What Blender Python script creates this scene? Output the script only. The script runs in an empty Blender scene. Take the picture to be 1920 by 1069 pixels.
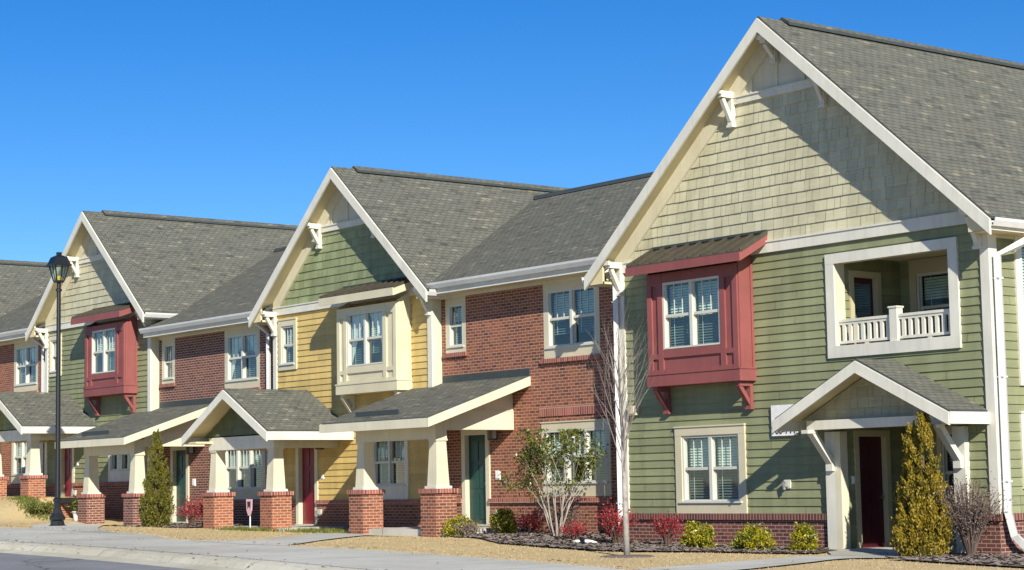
import bpy, bmesh, math, random
import numpy as np
from mathutils import Vector, Matrix

random.seed(7)
RNG = np.random.default_rng(7)
SC = bpy.context.scene
COL = SC.collection
S = 0.79                                   # layout units -> metres
CAMD = 33.0                                # camera distance from the main facade, layout units

# ------------------------------------------------------------------ camera
yaw, pitch, roll = (math.radians(a) for a in (51.7241, 5.86716, 1.04147))
fw = Vector((-math.sin(yaw) * math.cos(pitch), math.cos(yaw) * math.cos(pitch), math.sin(pitch)))
rt = Vector((math.cos(yaw), math.sin(yaw), 0))
dn = fw.cross(rt)
rt2 = math.cos(roll) * rt + math.sin(roll) * dn
dn2 = -math.sin(roll) * rt + math.cos(roll) * dn
cam = bpy.data.cameras.new("camera")
cam.sensor_width = 36.0
cam.lens = 3627.33 / 1920 * 36.0
cam.clip_start = 0.5
cam.clip_end = 3000
cam_o = bpy.data.objects.new("camera", cam)
COL.objects.link(cam_o)
mw = Matrix.Identity(4)
for i in range(3):
    mw[i][0] = rt2[i]
    mw[i][1] = -dn2[i]
    mw[i][2] = -fw[i]
mw[1][3] = -CAMD * S
cam_o.matrix_world = mw
SC.camera = cam_o

# ------------------------------------------------------------------ sky, sun, exposure
SUN_TRAVEL = Vector((-2.15, 1.0, -1.30)).normalized()
to_sun = -SUN_TRAVEL
elev = math.asin(to_sun.z)
azim = math.atan2(to_sun.x, to_sun.y)
w = bpy.data.worlds.new("World")
SC.world = w
w.use_nodes = True
nt = w.node_tree
bg = nt.nodes["Background"]
sky = nt.nodes.new("ShaderNodeTexSky")
sky.sky_type = 'NISHITA'
sky.sun_disc = False
sky.sun_elevation = elev
sky.sun_rotation = azim
sky.altitude = 0
sky.air_density = 0.8
sky.dust_density = 0.0
sky.ozone_density = 4.0
hsv = nt.nodes.new("ShaderNodeHueSaturation")
hsv.inputs['Saturation'].default_value = 1.33
hsv.inputs['Hue'].default_value = 0.508
nt.links.new(sky.outputs[0], hsv.inputs['Color'])
nt.links.new(hsv.outputs[0], bg.inputs[0])
bg.inputs[1].default_value = 0.088
sun = bpy.data.lights.new("sun", 'SUN')
sun.energy = 5.0
sun.angle = math.radians(0.5)
sun.color = (1.0, 0.93, 0.80)
sun_o = bpy.data.objects.new("sun", sun)
COL.objects.link(sun_o)
sun_o.rotation_euler = SUN_TRAVEL.to_track_quat('-Z', 'Y').to_euler()
sun_o.location = (0, -20, 40)
SC.view_settings.view_transform = 'Standard'
SC.view_settings.look = 'None'
SC.view_settings.gamma = 1
SC.view_settings.exposure = 0.5
SC.cycles.max_bounces = 6

# ------------------------------------------------------------------ materials
MATS = {}


def new_mat(name):
    m = bpy.data.materials.new(name)
    m.use_nodes = True
    MATS[name] = m
    t = m.node_tree
    return m, t, t.nodes["Principled BSDF"]


def nd(t, typ, **kw):
    n = t.nodes.new(typ)
    for k, v in kw.items():
        if k in n.inputs:
            n.inputs[k].default_value = v
        else:
            setattr(n, k, v)
    return n


def c4(c):
    return (c[0], c[1], c[2], 1)


def ramp(t, stops):
    r = t.nodes.new("ShaderNodeValToRGB")
    e = r.color_ramp.elements
    while len(e) < len(stops):
        e.new(0.5)
    for el, (p, c) in zip(e, stops):
        el.position = p
        el.color = c4(c)
    return r


def mixc(t, a, b, f, mode='MIX'):
    m = t.nodes.new("ShaderNodeMix")
    m.data_type = 'RGBA'
    m.blend_type = mode
    for sock, val in ((m.inputs[6], a), (m.inputs[7], b), (m.inputs[0], f)):
        if hasattr(val, 'is_linked'):
            t.links.new(val, sock)
        elif isinstance(val, (tuple, list)):
            sock.default_value = c4(val)
        else:
            sock.default_value = val
    return m.outputs[2]


def bump(t, b, h, strength=0.3, dist=0.01):
    n = nd(t, "ShaderNodeBump", Strength=strength, Distance=dist)
    t.links.new(h, n.inputs['Height'])
    t.links.new(n.outputs[0], b.inputs['Normal'])


def pos(t):
    return t.nodes.new("ShaderNodeNewGeometry").outputs['Position']


def uvn(t):
    return t.nodes.new("ShaderNodeTexCoord").outputs['UV']


def noise(t, vec, scale, detail=4, rough=0.55):
    n = nd(t, "ShaderNodeTexNoise", Scale=scale, Detail=detail, Roughness=rough)
    t.links.new(vec, n.inputs['Vector'])
    return n.outputs['Fac']


def vscale(t, vec, s):
    m = t.nodes.new("ShaderNodeMapping")
    m.inputs['Scale'].default_value = s
    t.links.new(vec, m.inputs['Vector'])
    return m.outputs[0]


def paint(name, col, rough=0.55, var=0.10, stain=0.0):
    m, t, b = new_mat(name)
    p = pos(t)
    n1 = noise(t, p, 1.3, 5)
    n2 = noise(t, vscale(t, p, (9, 9, 1.2)), 1.0, 4)
    dk = tuple(x * (1 - 2.2 * var) for x in col)
    lt = tuple(min(1, x * (1 + var)) for x in col)
    r = ramp(t, [(0.3, dk), (0.7, lt)])
    t.links.new(n1, r.inputs[0])
    out = r.outputs[0]
    if stain:
        r2 = ramp(t, [(0.45, (1, 1, 1)), (0.8, (1 - stain,) * 3)])
        t.links.new(n2, r2.inputs[0])
        out = mixc(t, out, r2.outputs[0], 1.0, 'MULTIPLY')
    t.links.new(out, b.inputs['Base Color'])
    b.inputs['Roughness'].default_value = rough
    bump(t, b, noise(t, p, 60, 3), 0.12, 0.004)
    return m


def siding(name, col, var=0.22):
    """fibre cement boards / shakes: every board gets its own slight tone"""
    m, t, b = new_mat(name)
    g = t.nodes.new("ShaderNodeNewGeometry")
    p = g.outputs['Position']
    n1 = noise(t, p, 0.9, 5)
    n2 = noise(t, vscale(t, p, (1.2, 1.2, 26)), 2.0, 4)
    add = nd(t, "ShaderNodeMath", operation='MULTIPLY_ADD')
    t.links.new(g.outputs['Random Per Island'], add.inputs[0])
    add.inputs[1].default_value = 0.45
    t.links.new(n1, add.inputs[2])
    dk = tuple(x * (1 - var) for x in col)
    lt = tuple(min(1, x * (1 + var * 0.6)) for x in col)
    r = ramp(t, [(0.35, dk), (1.0, lt)])
    t.links.new(add.outputs[0], r.inputs[0])
    r2 = ramp(t, [(0.3, (0.90, 0.90, 0.90)), (0.7, (1.04, 1.04, 1.04))])
    t.links.new(n2, r2.inputs[0])
    n3 = noise(t, vscale(t, p, (3.2, 3.2, 0.35)), 1.0, 5)
    r3 = ramp(t, [(0.42, (0.86, 0.85, 0.83)), (0.58, (1.03, 1.03, 1.03))])
    t.links.new(n3, r3.inputs[0])
    c = mixc(t, r.outputs[0], r2.outputs[0], 1.0, 'MULTIPLY')
    t.links.new(mixc(t, c, r3.outputs[0], 0.75, 'MULTIPLY'), b.inputs['Base Color'])
    b.inputs['Roughness'].default_value = 0.65
    bump(t, b, noise(t, vscale(t, p, (4, 4, 40)), 3, 4), 0.25, 0.006)
    return m


def brick(name, c1, c2, c3, mortar, wdt=0.19, row=0.067, ms=0.0085):
    m, t, b = new_mat(name)
    u = uvn(t)
    br = nd(t, "ShaderNodeTexBrick", Scale=1.0)
    br.inputs['Color1'].default_value = (0, 0, 0, 1)
    br.inputs['Color2'].default_value = (1, 1, 1, 1)
    br.inputs['Mortar'].default_value = (0.5, 0.5, 0.5, 1)
    br.inputs['Mortar Size'].default_value = ms
    br.inputs['Mortar Smooth'].default_value = 0.15
    br.inputs['Brick Width'].default_value = wdt
    br.inputs['Row Height'].default_value = row
    t.links.new(u, br.inputs['Vector'])
    r = ramp(t, [(0.02, c3), (0.20, c2), (0.45, c1), (0.62, tuple(x * y for x, y in zip(c1, (1.25, 1.3, 1.15)))), (0.80, c2), (1.0, c1)])
    p = pos(t)
    nz = noise(t, p, 22, 4)
    big = noise(t, p, 0.8, 3)
    ad = nd(t, "ShaderNodeMath", operation='MULTIPLY_ADD')
    t.links.new(nz, ad.inputs[0])
    ad.inputs[1].default_value = 0.25
    t.links.new(br.outputs['Color'], ad.inputs[2])
    t.links.new(ad.outputs[0], r.inputs[0])
    r2 = ramp(t, [(0.3, (0.8, 0.8, 0.8)), (0.7, (1.12, 1.12, 1.12))])
    t.links.new(big, r2.inputs[0])
    col = mixc(t, r.outputs[0], r2.outputs[0], 1.0, 'MULTIPLY')
    col = mixc(t, col, mortar, br.outputs['Fac'])
    t.links.new(col, b.inputs['Base Color'])
    b.inputs['Roughness'].default_value = 0.85
    iv = nd(t, "ShaderNodeMath", operation='MULTIPLY_ADD')
    t.links.new(br.outputs['Fac'], iv.inputs[0])
    iv.inputs[1].default_value = -1.0
    t.links.new(nz, iv.inputs[2])
    bump(t, b, iv.outputs[0], 0.5, 0.008)
    return m


def shingles(name, dark, mid, light, tint=1.0):
    m, t, b = new_mat(name)
    u = uvn(t)
    b1 = nd(t, "ShaderNodeTexBrick", Scale=1.0)
    b1.inputs['Color1'].default_value = (0, 0, 0, 1)
    b1.inputs['Color2'].default_value = (1, 1, 1, 1)
    b1.inputs['Mortar'].default_value = (0, 0, 0, 1)
    b1.inputs['Mortar Size'].default_value = 0.012
    b1.inputs['Mortar Smooth'].default_value = 0.4
    b1.inputs['Brick Width'].default_value = 0.20
    b1.inputs['Row Height'].default_value = 0.118
    t.links.new(u, b1.inputs['Vector'])
    b2 = nd(t, "ShaderNodeTexBrick", Scale=1.0)
    b2.offset = 0.37
    b2.inputs['Color1'].default_value = (0, 0, 0, 1)
    b2.inputs['Color2'].default_value = (1, 1, 1, 1)
    b2.inputs['Mortar Size'].default_value = 0.0
    b2.inputs['Brick Width'].default_value = 0.29
    b2.inputs['Row Height'].default_value = 0.118
    t.links.new(u, b2.inputs['Vector'])
    p = pos(t)
    nz = noise(t, vscale(t, u, (1.6, 3.4, 1)), 1.9, 5, 0.6)
    gr = noise(t, p, 90, 2)
    s1 = nd(t, "ShaderNodeMath", operation='ADD')
    t.links.new(b1.outputs['Color'], s1.inputs[0])
    t.links.new(b2.outputs['Color'], s1.inputs[1])
    s2 = nd(t, "ShaderNodeMath", operation='MULTIPLY_ADD')
    t.links.new(s1.outputs[0], s2.inputs[0])
    s2.inputs[1].default_value = 0.22
    s3 = nd(t, "ShaderNodeMath", operation='MULTIPLY_ADD')
    t.links.new(nz, s3.inputs[0])
    s3.inputs[1].default_value = 0.7
    t.links.new(s3.outputs[0], s2.inputs[2])
    s3.inputs[2].default_value = -0.06
    r = ramp(t, [(0.22, dark), (0.45, mid), (0.62, mid), (0.85, light)])
    t.links.new(s2.outputs[0], r.inputs[0])
    r2 = ramp(t, [(0.25, (0.8, 0.8, 0.8)), (0.75, (1.15, 1.15, 1.15))])
    t.links.new(gr, r2.inputs[0])
    col = mixc(t, r.outputs[0], r2.outputs[0], 1.0, 'MULTIPLY')
    dk = nd(t, "ShaderNodeMath", operation='MULTIPLY')
    t.links.new(b1.outputs['Fac'], dk.inputs[0])
    dk.inputs[1].default_value = 0.55
    col = mixc(t, col, tuple(x * 0.35 for x in dark), dk.outputs[0])
    t.links.new(col, b.inputs['Base Color'])
    b.inputs['Roughness'].default_value = 0.95
    b.inputs['Specular IOR Level'].default_value = 0.2
    iv = nd(t, "ShaderNodeMath", operation='SUBTRACT')
    t.links.new(b2.outputs['Color'], iv.inputs[0])
    t.links.new(b1.outputs['Fac'], iv.inputs[1])
    bump(t, b, iv.outputs[0], 0.5, 0.012)
    return m


def leaf_mat(name, cols, rough=0.5, trans=0.25):
    m, t, b = new_mat(name)
    g = t.nodes.new("ShaderNodeNewGeometry")
    n1 = noise(t, g.outputs['Position'], 2.6, 3)
    ad = nd(t, "ShaderNodeMath", operation='MULTIPLY_ADD')
    t.links.new(g.outputs['Random Per Island'], ad.inputs[0])
    ad.inputs[1].default_value = 0.6
    t.links.new(n1, ad.inputs[2])
    k = len(cols)
    r = ramp(t, [(0.3 + 0.55 * i / max(1, k - 1), c) for i, c in enumerate(cols)])
    t.links.new(ad.outputs[0], r.inputs[0])
    t.links.new(r.outputs[0], b.inputs['Base Color'])
    b.inputs['Roughness'].default_value = rough
    tr = t.nodes.new("ShaderNodeBsdfTranslucent")
    t.links.new(r.outputs[0], tr.inputs[0])
    mx = nd(t, "ShaderNodeMixShader", Fac=trans)
    t.links.new(b.outputs[0], mx.inputs[1])
    t.links.new(tr.outputs[0], mx.inputs[2])
    t.links.new(mx.outputs[0], t.nodes["Material Output"].inputs[0])
    return m


def ground_mat(name, cols, s1, s2, rough=0.95, bs=0.4, bd=0.02):
    m, t, b = new_mat(name)
    p = pos(t)
    a = noise(t, p, s1, 5)
    c = noise(t, p, s2, 6, 0.7)
    ad = nd(t, "ShaderNodeMath", operation='ADD')
    t.links.new(a, ad.inputs[0])
    t.links.new(c, ad.inputs[1])
    ml = nd(t, "ShaderNodeMath", operation='MULTIPLY')
    t.links.new(ad.outputs[0], ml.inputs[0])
    ml.inputs[1].default_value = 0.5
    k = len(cols)
    r = ramp(t, [(0.33 + 0.34 * i / max(1, k - 1), q) for i, q in enumerate(cols)])
    t.links.new(ml.outputs[0], r.inputs[0])
    t.links.new(r.outputs[0], b.inputs['Base Color'])
    b.inputs['Roughness'].default_value = rough
    b.inputs['Specular IOR Level'].default_value = 0.2
    bump(t, b, c, bs, bd)
    return m


def plain(name, col, rough=0.5, metal=0.0, spec=0.5):
    m, t, b = new_mat(name)
    p = pos(t)
    r = ramp(t, [(0.3, tuple(x * 0.85 for x in col)), (0.7, tuple(min(1, x * 1.1) for x in col))])
    t.links.new(noise(t, p, 7, 4), r.inputs[0])
    t.links.new(r.outputs[0], b.inputs['Base Color'])
    b.inputs['Roughness'].default_value = rough
    b.inputs['Metallic'].default_value = metal
    b.inputs['Specular IOR Level'].default_value = spec
    return m


siding('sage_siding', (0.25,0.27,0.145))
siding('sage_shake', (0.25,0.27,0.145), 0.26)
siding('yellow_siding', (0.60, 0.44, 0.155))
siding('tan_shake', (0.55, 0.525, 0.36), 0.13)
siding('green_shake', (0.26, 0.30, 0.155), 0.24)
siding('porch_shake', (0.44, 0.43, 0.31), 0.18)
siding('dark_green_shake', (0.13, 0.155, 0.085), 0.2)
paint('cream_trim', (0.65, 0.61, 0.46), 0.5, 0.05, 0.10)
paint('white_trim', (0.69, 0.675, 0.585), 0.5, 0.05, 0.13)
paint('white_gutter', (0.66, 0.67, 0.66), 0.35, 0.05, 0.12)
paint('vinyl_white', (0.58, 0.58, 0.51), 0.4, 0.03)
paint('casing_tan', (0.60, 0.55, 0.39), 0.5, 0.05)
paint('casing_shade', (0.47, 0.42, 0.27), 0.5, 0.05)  # tan casing with the recess shade put into its colour
paint('bay_red', (0.265, 0.078, 0.073), 0.6, 0.08, 0.12)
paint('bay_cream', (0.62, 0.57, 0.40), 0.5, 0.06)
paint('soffit_cream', (0.66, 0.58, 0.36), 0.6, 0.05)
paint('door_red', (0.19, 0.012, 0.022), 0.35, 0.06)
paint('door_maroon', (0.055, 0.006, 0.014), 0.35, 0.06)
paint('door_green', (0.015, 0.06, 0.047), 0.35, 0.06)
plain('metal_roof', (0.105, 0.093, 0.07), 0.42, 0.5)
plain('flashing', (0.045, 0.055, 0.055), 0.6)
plain('black_iron', (0.010, 0.012, 0.015), 0.4)
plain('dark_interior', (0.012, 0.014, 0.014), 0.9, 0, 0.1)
plain('blind_white', (0.85, 0.87, 0.78), 0.7)
plain('blind_dim', (0.15, 0.18, 0.175), 0.7)
plain('curtain_white', (0.78, 0.78, 0.78), 0.9)
plain('meter_grey', (0.35, 0.35, 0.33), 0.5, 0.3)
plain('sign_white', (0.80, 0.80, 0.78), 0.5)
plain('sign_ink', (0.02, 0.02, 0.025), 0.5)
plain('sign_pink', (0.72, 0.42, 0.46), 0.5)
plain('bin_green', (0.012, 0.06, 0.022), 0.5)
plain('stone_white', (0.75, 0.73, 0.70), 0.8)
plain('knob_brass', (0.5, 0.42, 0.25), 0.3, 1.0)
plain('light_fixture', (0.07, 0.055, 0.05), 0.5)
plain('lamp_amber', (0.75, 0.45, 0.05), 0.4)
brick('brick_red', (0.245, 0.078, 0.043), (0.15, 0.047, 0.031), (0.05, 0.023, 0.021), (0.41, 0.27, 0.19))
brick('brick_brown', (0.165, 0.058, 0.042), (0.095, 0.036, 0.030), (0.024, 0.017, 0.019), (0.42, 0.29, 0.225))
brick('brick_dark', (0.15, 0.048, 0.038), (0.095, 0.032, 0.028), (0.028, 0.018, 0.02), (0.34, 0.235, 0.19))
brick('brick_pier', (0.31, 0.10, 0.052), (0.21, 0.064, 0.037), (0.085, 0.033, 0.026), (0.46, 0.295, 0.20))
brick('rowlock_red', (0.31, 0.10, 0.072), (0.23, 0.066, 0.05), (0.11, 0.036, 0.033), (0.46, 0.30, 0.24), 0.075, 0.4)
brick('rowlock_dark', (0.155, 0.05, 0.04), (0.095, 0.032, 0.028), (0.03, 0.018, 0.02), (0.34, 0.235, 0.19), 0.075, 0.4)
shingles('shingle_roof', (0.066, 0.069, 0.060), (0.133, 0.136, 0.114), (0.31, 0.285, 0.205))
leaf_mat('arborvitae_gold', [(0.03, 0.04, 0.008), (0.105, 0.10, 0.012), (0.36, 0.26, 0.022)])
leaf_mat('arborvitae_green', [(0.025, 0.04, 0.008), (0.075, 0.09, 0.012), (0.19, 0.17, 0.02)])
leaf_mat('glossy_green', [(0.015, 0.03, 0.008), (0.045, 0.075, 0.014), (0.16, 0.17, 0.03)], 0.35)
leaf_mat('shrub_gold', [(0.025, 0.055, 0.010), (0.10, 0.14, 0.014), (0.40, 0.35, 0.02)], 0.4)
leaf_mat('shrub_red', [(0.06, 0.014, 0.013), (0.22, 0.014, 0.020), (0.46, 0.04, 0.05)], 0.4, 0.3)
leaf_mat('shrub_purple', [(0.075, 0.048, 0.04), (0.14, 0.095, 0.08), (0.24, 0.18, 0.145)], 0.7)
leaf_mat('grass_green', [(0.06, 0.08, 0.012), (0.15, 0.17, 0.03)], 0.7)
leaf_mat('grass_tan', [(0.42, 0.32, 0.16), (0.49, 0.378, 0.195), (0.55, 0.43, 0.235)], 0.9, 0.2)
leaf_mat('mulch_chip', [(0.10, 0.08, 0.068), (0.15, 0.12, 0.103), (0.21, 0.175, 0.15)], 0.9, 0.0)
ground_mat('bark_pale', [(0.17, 0.145, 0.12), (0.34, 0.305, 0.26), (0.44, 0.40, 0.345)], 2.5, 14, 0.85, 0.4, 0.01)
plain('bark_grey', (0.21, 0.18, 0.155), 0.85)
ground_mat('bark_birch', [(0.12, 0.105, 0.09), (0.34, 0.315, 0.285), (0.45, 0.42, 0.385)], 3.0, 16, 0.85, 0.5, 0.01)
plain('bark_purple', (0.12, 0.085, 0.072), 0.9)
plain('bark_brown', (0.12, 0.075, 0.055), 0.9)
ground_mat('lawn_soil', [(0.44, 0.34, 0.175), (0.50, 0.39, 0.205), (0.56, 0.44, 0.24)], 0.5, 60, 0.95, 0.2, 0.01)
ground_mat('mulch', [(0.11, 0.088, 0.075), (0.155, 0.125, 0.107), (0.20, 0.165, 0.142)], 1.2, 18)
ground_mat('concrete', [(0.42, 0.415, 0.37), (0.48, 0.475, 0.43), (0.54, 0.535, 0.49)], 0.5, 9, 0.85, 0.1, 0.004)
ground_mat('kerb_concrete', [(0.40, 0.38, 0.30), (0.50, 0.48, 0.39), (0.56, 0.54, 0.46)], 0.6, 8, 0.85, 0.1, 0.004)
ground_mat('asphalt', [(0.17, 0.178, 0.19), (0.21, 0.218, 0.23), (0.26, 0.268, 0.28)], 0.5, 40, 0.9, 0.3, 0.006)



def add_joints(name, wdt, row, ms, dark, rot=0.0):
    t = MATS[name].node_tree
    b = t.nodes['Principled BSDF']
    src = b.inputs['Base Color'].links[0].from_socket
    mp_ = t.nodes.new("ShaderNodeMapping")
    mp_.inputs['Rotation'].default_value = (0, 0, rot)
    t.links.new(pos(t), mp_.inputs['Vector'])
    br = nd(t, "ShaderNodeTexBrick", Scale=1.0)
    br.offset = 0.0
    br.inputs['Mortar Size'].default_value = ms
    br.inputs['Brick Width'].default_value = wdt
    br.inputs['Row Height'].default_value = row
    t.links.new(mp_.outputs[0], br.inputs['Vector'])
    st = noise(t, vscale(t, pos(t), (1, 1, 1)), 0.35, 6, 0.7)
    r = ramp(t, [(0.35, (0.80, 0.79, 0.76)), (0.6, (1.05, 1.05, 1.05))])
    t.links.new(st, r.inputs[0])
    c = mixc(t, src, r.outputs[0], 1.0, 'MULTIPLY')
    t.links.new(mixc(t, c, dark, br.outputs['Fac']), b.inputs['Base Color'])


add_joints('concrete', 1.52, 40.0, 0.012, (0.16, 0.15, 0.13), 0.12)
add_joints('kerb_concrete', 3.05, 60.0, 0.012, (0.15, 0.14, 0.12), 0.12)


def add_cracks(name):
    t = MATS[name].node_tree
    b = t.nodes['Principled BSDF']
    src = b.inputs['Base Color'].links[0].from_socket
    vo = nd(t, "ShaderNodeTexVoronoi", Scale=0.28)
    vo.feature = 'DISTANCE_TO_EDGE'
    wob = nd(t, "ShaderNodeTexNoise", Scale=1.5, Detail=4)
    t.links.new(pos(t), wob.inputs['Vector'])
    ad = nd(t, "ShaderNodeVectorMath", operation='MULTIPLY_ADD')
    t.links.new(wob.outputs['Color'], ad.inputs[0])
    ad.inputs[1].default_value = (1.2, 1.2, 0)
    t.links.new(pos(t), ad.inputs[2])
    t.links.new(ad.outputs[0], vo.inputs['Vector'])
    r = ramp(t, [(0.0, (1, 1, 1)), (0.010, (0, 0, 0))])
    t.links.new(vo.outputs['Distance'], r.inputs[0])
    st = noise(t, pos(t), 0.22, 5, 0.65)
    r2 = ramp(t, [(0.38, (0.78, 0.78, 0.78)), (0.62, (1.1, 1.1, 1.1))])
    t.links.new(st, r2.inputs[0])
    c = mixc(t, src, r2.outputs[0], 1.0, 'MULTIPLY')
    t.links.new(mixc(t, c, (0.05, 0.05, 0.05), r.outputs[0]), b.inputs['Base Color'])


add_cracks('asphalt')


def glass_mat():
    m, t, b = new_mat('window_glass')
    tr = nd(t, "ShaderNodeBsdfTransparent", Color=(0.78, 0.90, 0.87, 1))
    gl = nd(t, "ShaderNodeBsdfGlossy", Roughness=0.02)
    gl.inputs['Color'].default_value = (0.95, 0.97, 1, 1)
    lw = nd(t, "ShaderNodeLayerWeight", Blend=0.5)
    pw = nd(t, "ShaderNodeMath", operation='POWER')
    t.links.new(lw.outputs['Facing'], pw.inputs[0])
    pw.inputs[1].default_value = 4.0
    fr = nd(t, "ShaderNodeMath", operation='MULTIPLY_ADD')
    t.links.new(pw.outputs[0], fr.inputs[0])
    fr.inputs[1].default_value = 0.85
    fr.inputs[2].default_value = 0.10
    wv = noise(t, pos(t), 1.2, 1)
    bp = nd(t, "ShaderNodeBump", Strength=0.08, Distance=0.05)
    t.links.new(wv, bp.inputs['Height'])
    t.links.new(bp.outputs[0], gl.inputs['Normal'])
    mx = t.nodes.new("ShaderNodeMixShader")
    t.links.new(fr.outputs[0], mx.inputs[0])
    t.links.new(tr.outputs[0], mx.inputs[1])
    t.links.new(gl.outputs[0], mx.inputs[2])
    t.links.new(mx.outputs[0], t.nodes["Material Output"].inputs[0])


glass_mat()

# ------------------------------------------------------------------ geometry helpers
DU, DZ, KS = 0.0, 0.0, 1.0


def frame(du=0.0, dz=0.0, k=1.0):
    global DU, DZ, KS
    DU, DZ, KS = du, dz, k


def P(u, v, z):
    return ((u + DU) * KS * S, ((v + CAMD) * KS - CAMD) * S, (z + DZ) * KS * S)


class MB:
    """collects faces in layout units; build() links ONE mesh object"""

    def __init__(self):
        self.v, self.f, self.m, self.mats = [], [], [], []

    def mi(self, name):
        if name not in self.mats:
            self.mats.append(name)
        return self.mats.index(name)

    def face(self, pts, mat):
        b = len(self.v)
        self.v.extend(P(*p) for p in pts)
        self.f.append(tuple(range(b, b + len(pts))))
        self.m.append(self.mi(mat))

    def solid(self, a, b, mat, mat_top=None, mat_bot=None):
        """two matching polygons a (bottom) and b (top) joined"""
        n = len(a)
        base = len(self.v)
        self.v.extend(P(*p) for p in a)
        self.v.extend(P(*p) for p in b)
        k = self.mi(mat)
        kt = self.mi(mat_top) if mat_top else k
        kb = self.mi(mat_bot) if mat_bot else k
        self.f.append(tuple(base + i for i in reversed(range(n))))
        self.m.append(kb)
        self.f.append(tuple(base + n + i for i in range(n)))
        self.m.append(kt)
        for i in range(n):
            j = (i + 1) % n
            self.f.append((base + i, base + j, base + n + j, base + n + i))
            self.m.append(k)

    def box(self, u0, u1, v0, v1, z0, z1, mat, mat_top=None):
        self.solid([(u0, v0, z0), (u1, v0, z0), (u1, v1, z0), (u0, v1, z0)],
                   [(u0, v0, z1), (u1, v0, z1), (u1, v1, z1), (u0, v1, z1)], mat, mat_top)

    def mbox(self, mp, a0, a1, z0, z1, o0, o1, mat):
        self.solid([mp(a0, z0, o0), mp(a1, z0, o0), mp(a1, z0, o1), mp(a0, z0, o1)],
                   [mp(a0, z1, o0), mp(a1, z1, o0), mp(a1, z1, o1), mp(a0, z1, o1)], mat)

    def bar(self, p, q, w, h, mat, up=(0, 0, 1)):
        p, q = Vector(p), Vector(q)
        d = (q - p).normalized()
        s = d.cross(Vector(up))
        if s.length < 1e-4:
            s = Vector((1, 0, 0))
        s.normalize()
        n = s.cross(d).normalized()
        c = [s * (w / 2) * i + n * (h / 2) * j for i, j in ((-1, -1), (1, -1), (1, 1), (-1, 1))]
        self.solid([tuple(p + x) for x in c], [tuple(q + x) for x in c], mat)

    def tube(self, pts, rad, mat, n=7, cap=True):
        pts = [Vector(p) for p in pts]
        base = len(self.v)
        k = self.mi(mat)
        prev = None
        for i, p in enumerate(pts):
            d = (pts[min(i + 1, len(pts) - 1)] - pts[max(i - 1, 0)]).normalized()
            s = d.cross(Vector((0.31, 0.2, 0.93))) if prev is None else prev - d * prev.dot(d)
            if s.length < 1e-5:
                s = d.cross(Vector((1, 0, 0)))
            s.normalize()
            prev = s
            t_ = d.cross(s)
            r = rad[i] if isinstance(rad, (list, tuple)) else rad
            for j in range(n):
                a = 2 * math.pi * j / n
                self.v.append(P(*(p + s * r * math.cos(a) + t_ * r * math.sin(a))))
        for i in range(len(pts) - 1):
            for j in range(n):
                j2 = (j + 1) % n
                self.f.append((base + i * n + j, base + i * n + j2, base + (i + 1) * n + j2, base + (i + 1) * n + j))
                self.m.append(k)
        if cap:
            self.f.append(tuple(base + j for j in reversed(range(n))))
            self.f.append(tuple(base + (len(pts) - 1) * n + j for j in range(n)))
            self.m += [k, k]

    def lathe(self, c, prof, mat, n=16):
        base = len(self.v)
        k = self.mi(mat)
        for r, z in prof:
            for j in range(n):
                a = 2 * math.pi * (j + 0.5) / n
                self.v.append(P(c[0] + r * math.cos(a), c[1] + r * math.sin(a), c[2] + z))
        for i in range(len(prof) - 1):
            for j in range(n):
                j2 = (j + 1) % n
                self.f.append((base + i * n + j, base + i * n + j2, base + (i + 1) * n + j2, base + (i + 1) * n + j))
                self.m.append(k)
        self.f.append(tuple(base + (len(prof) - 1) * n + j for j in range(n)))
        self.f.append(tuple(base + j for j in reversed(range(n))))
        self.m += [k, k]

    def build(self, name, parent=None, label=None, kind=None, smooth=False, up=False):
        me = bpy.data.meshes.new(name)
        off = Vector((0, 0, 0))
        q = parent
        while q is not None:
            off += q.location
            q = q.parent
        me.from_pydata([tuple(Vector(p) - off) for p in self.v], [], self.f)
        for n in self.mats:
            me.materials.append(MATS[n])
        me.polygons.foreach_set('material_index', self.m)
        bm = bmesh.new()
        bm.from_mesh(me)
        if up:
            for f in bm.faces:
                f.normal_update()
                if f.normal.z < 0:
                    f.normal_flip()
        else:
            bmesh.ops.recalc_face_normals(bm, faces=bm.faces)
        uvl = bm.loops.layers.uv.new('UVMap')
        Z = Vector((0, 0, 1))
        for f in bm.faces:
            n = f.normal
            t1 = Z.cross(n)
            if t1.length < 0.05:
                t1, t2 = Vector((1, 0, 0)), Vector((0, 1, 0))
            else:
                t1.normalize()
                if abs(t1.x) >= abs(t1.y):
                    if t1.x < 0:
                        t1 = -t1
                elif t1.y < 0:
                    t1 = -t1
                t2 = n.cross(t1)
                if t2.z < 0:
                    t2 = -t2
            for l in f.loops:
                c = l.vert.co + off
                l[uvl].uv = (c.dot(t1) + 200, c.dot(t2) + 100)
            f.smooth = smooth
        bm.to_mesh(me)
        bm.free()
        o = bpy.data.objects.new(name, me)
        COL.objects.link(o)
        if parent is not None:
            o.parent = parent
        if label:
            o['label'] = label
        if kind:
            o['kind'] = kind
        return o


def thing(name, label, cat, loc, group=None):
    o = bpy.data.objects.new(name, None)
    o.empty_display_size = 0.3
    COL.objects.link(o)
    o.location = P(*loc)
    o['label'] = label
    o['category'] = cat
    if group:
        o['group'] = group
    return o


def tag(o, label, cat, group=None):
    o['label'] = label
    o['category'] = cat
    if group:
        o['group'] = group
    return o


def mapF(v0):                # a wall facing the street
    return lambda a, z, o: (a, v0 - o, z)


def mapR(u0):                # a wall facing right
    return lambda a, z, o: (u0 + o, a, z)


def mapL(u0):
    return lambda a, z, o: (u0 - o, a, z)


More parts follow.
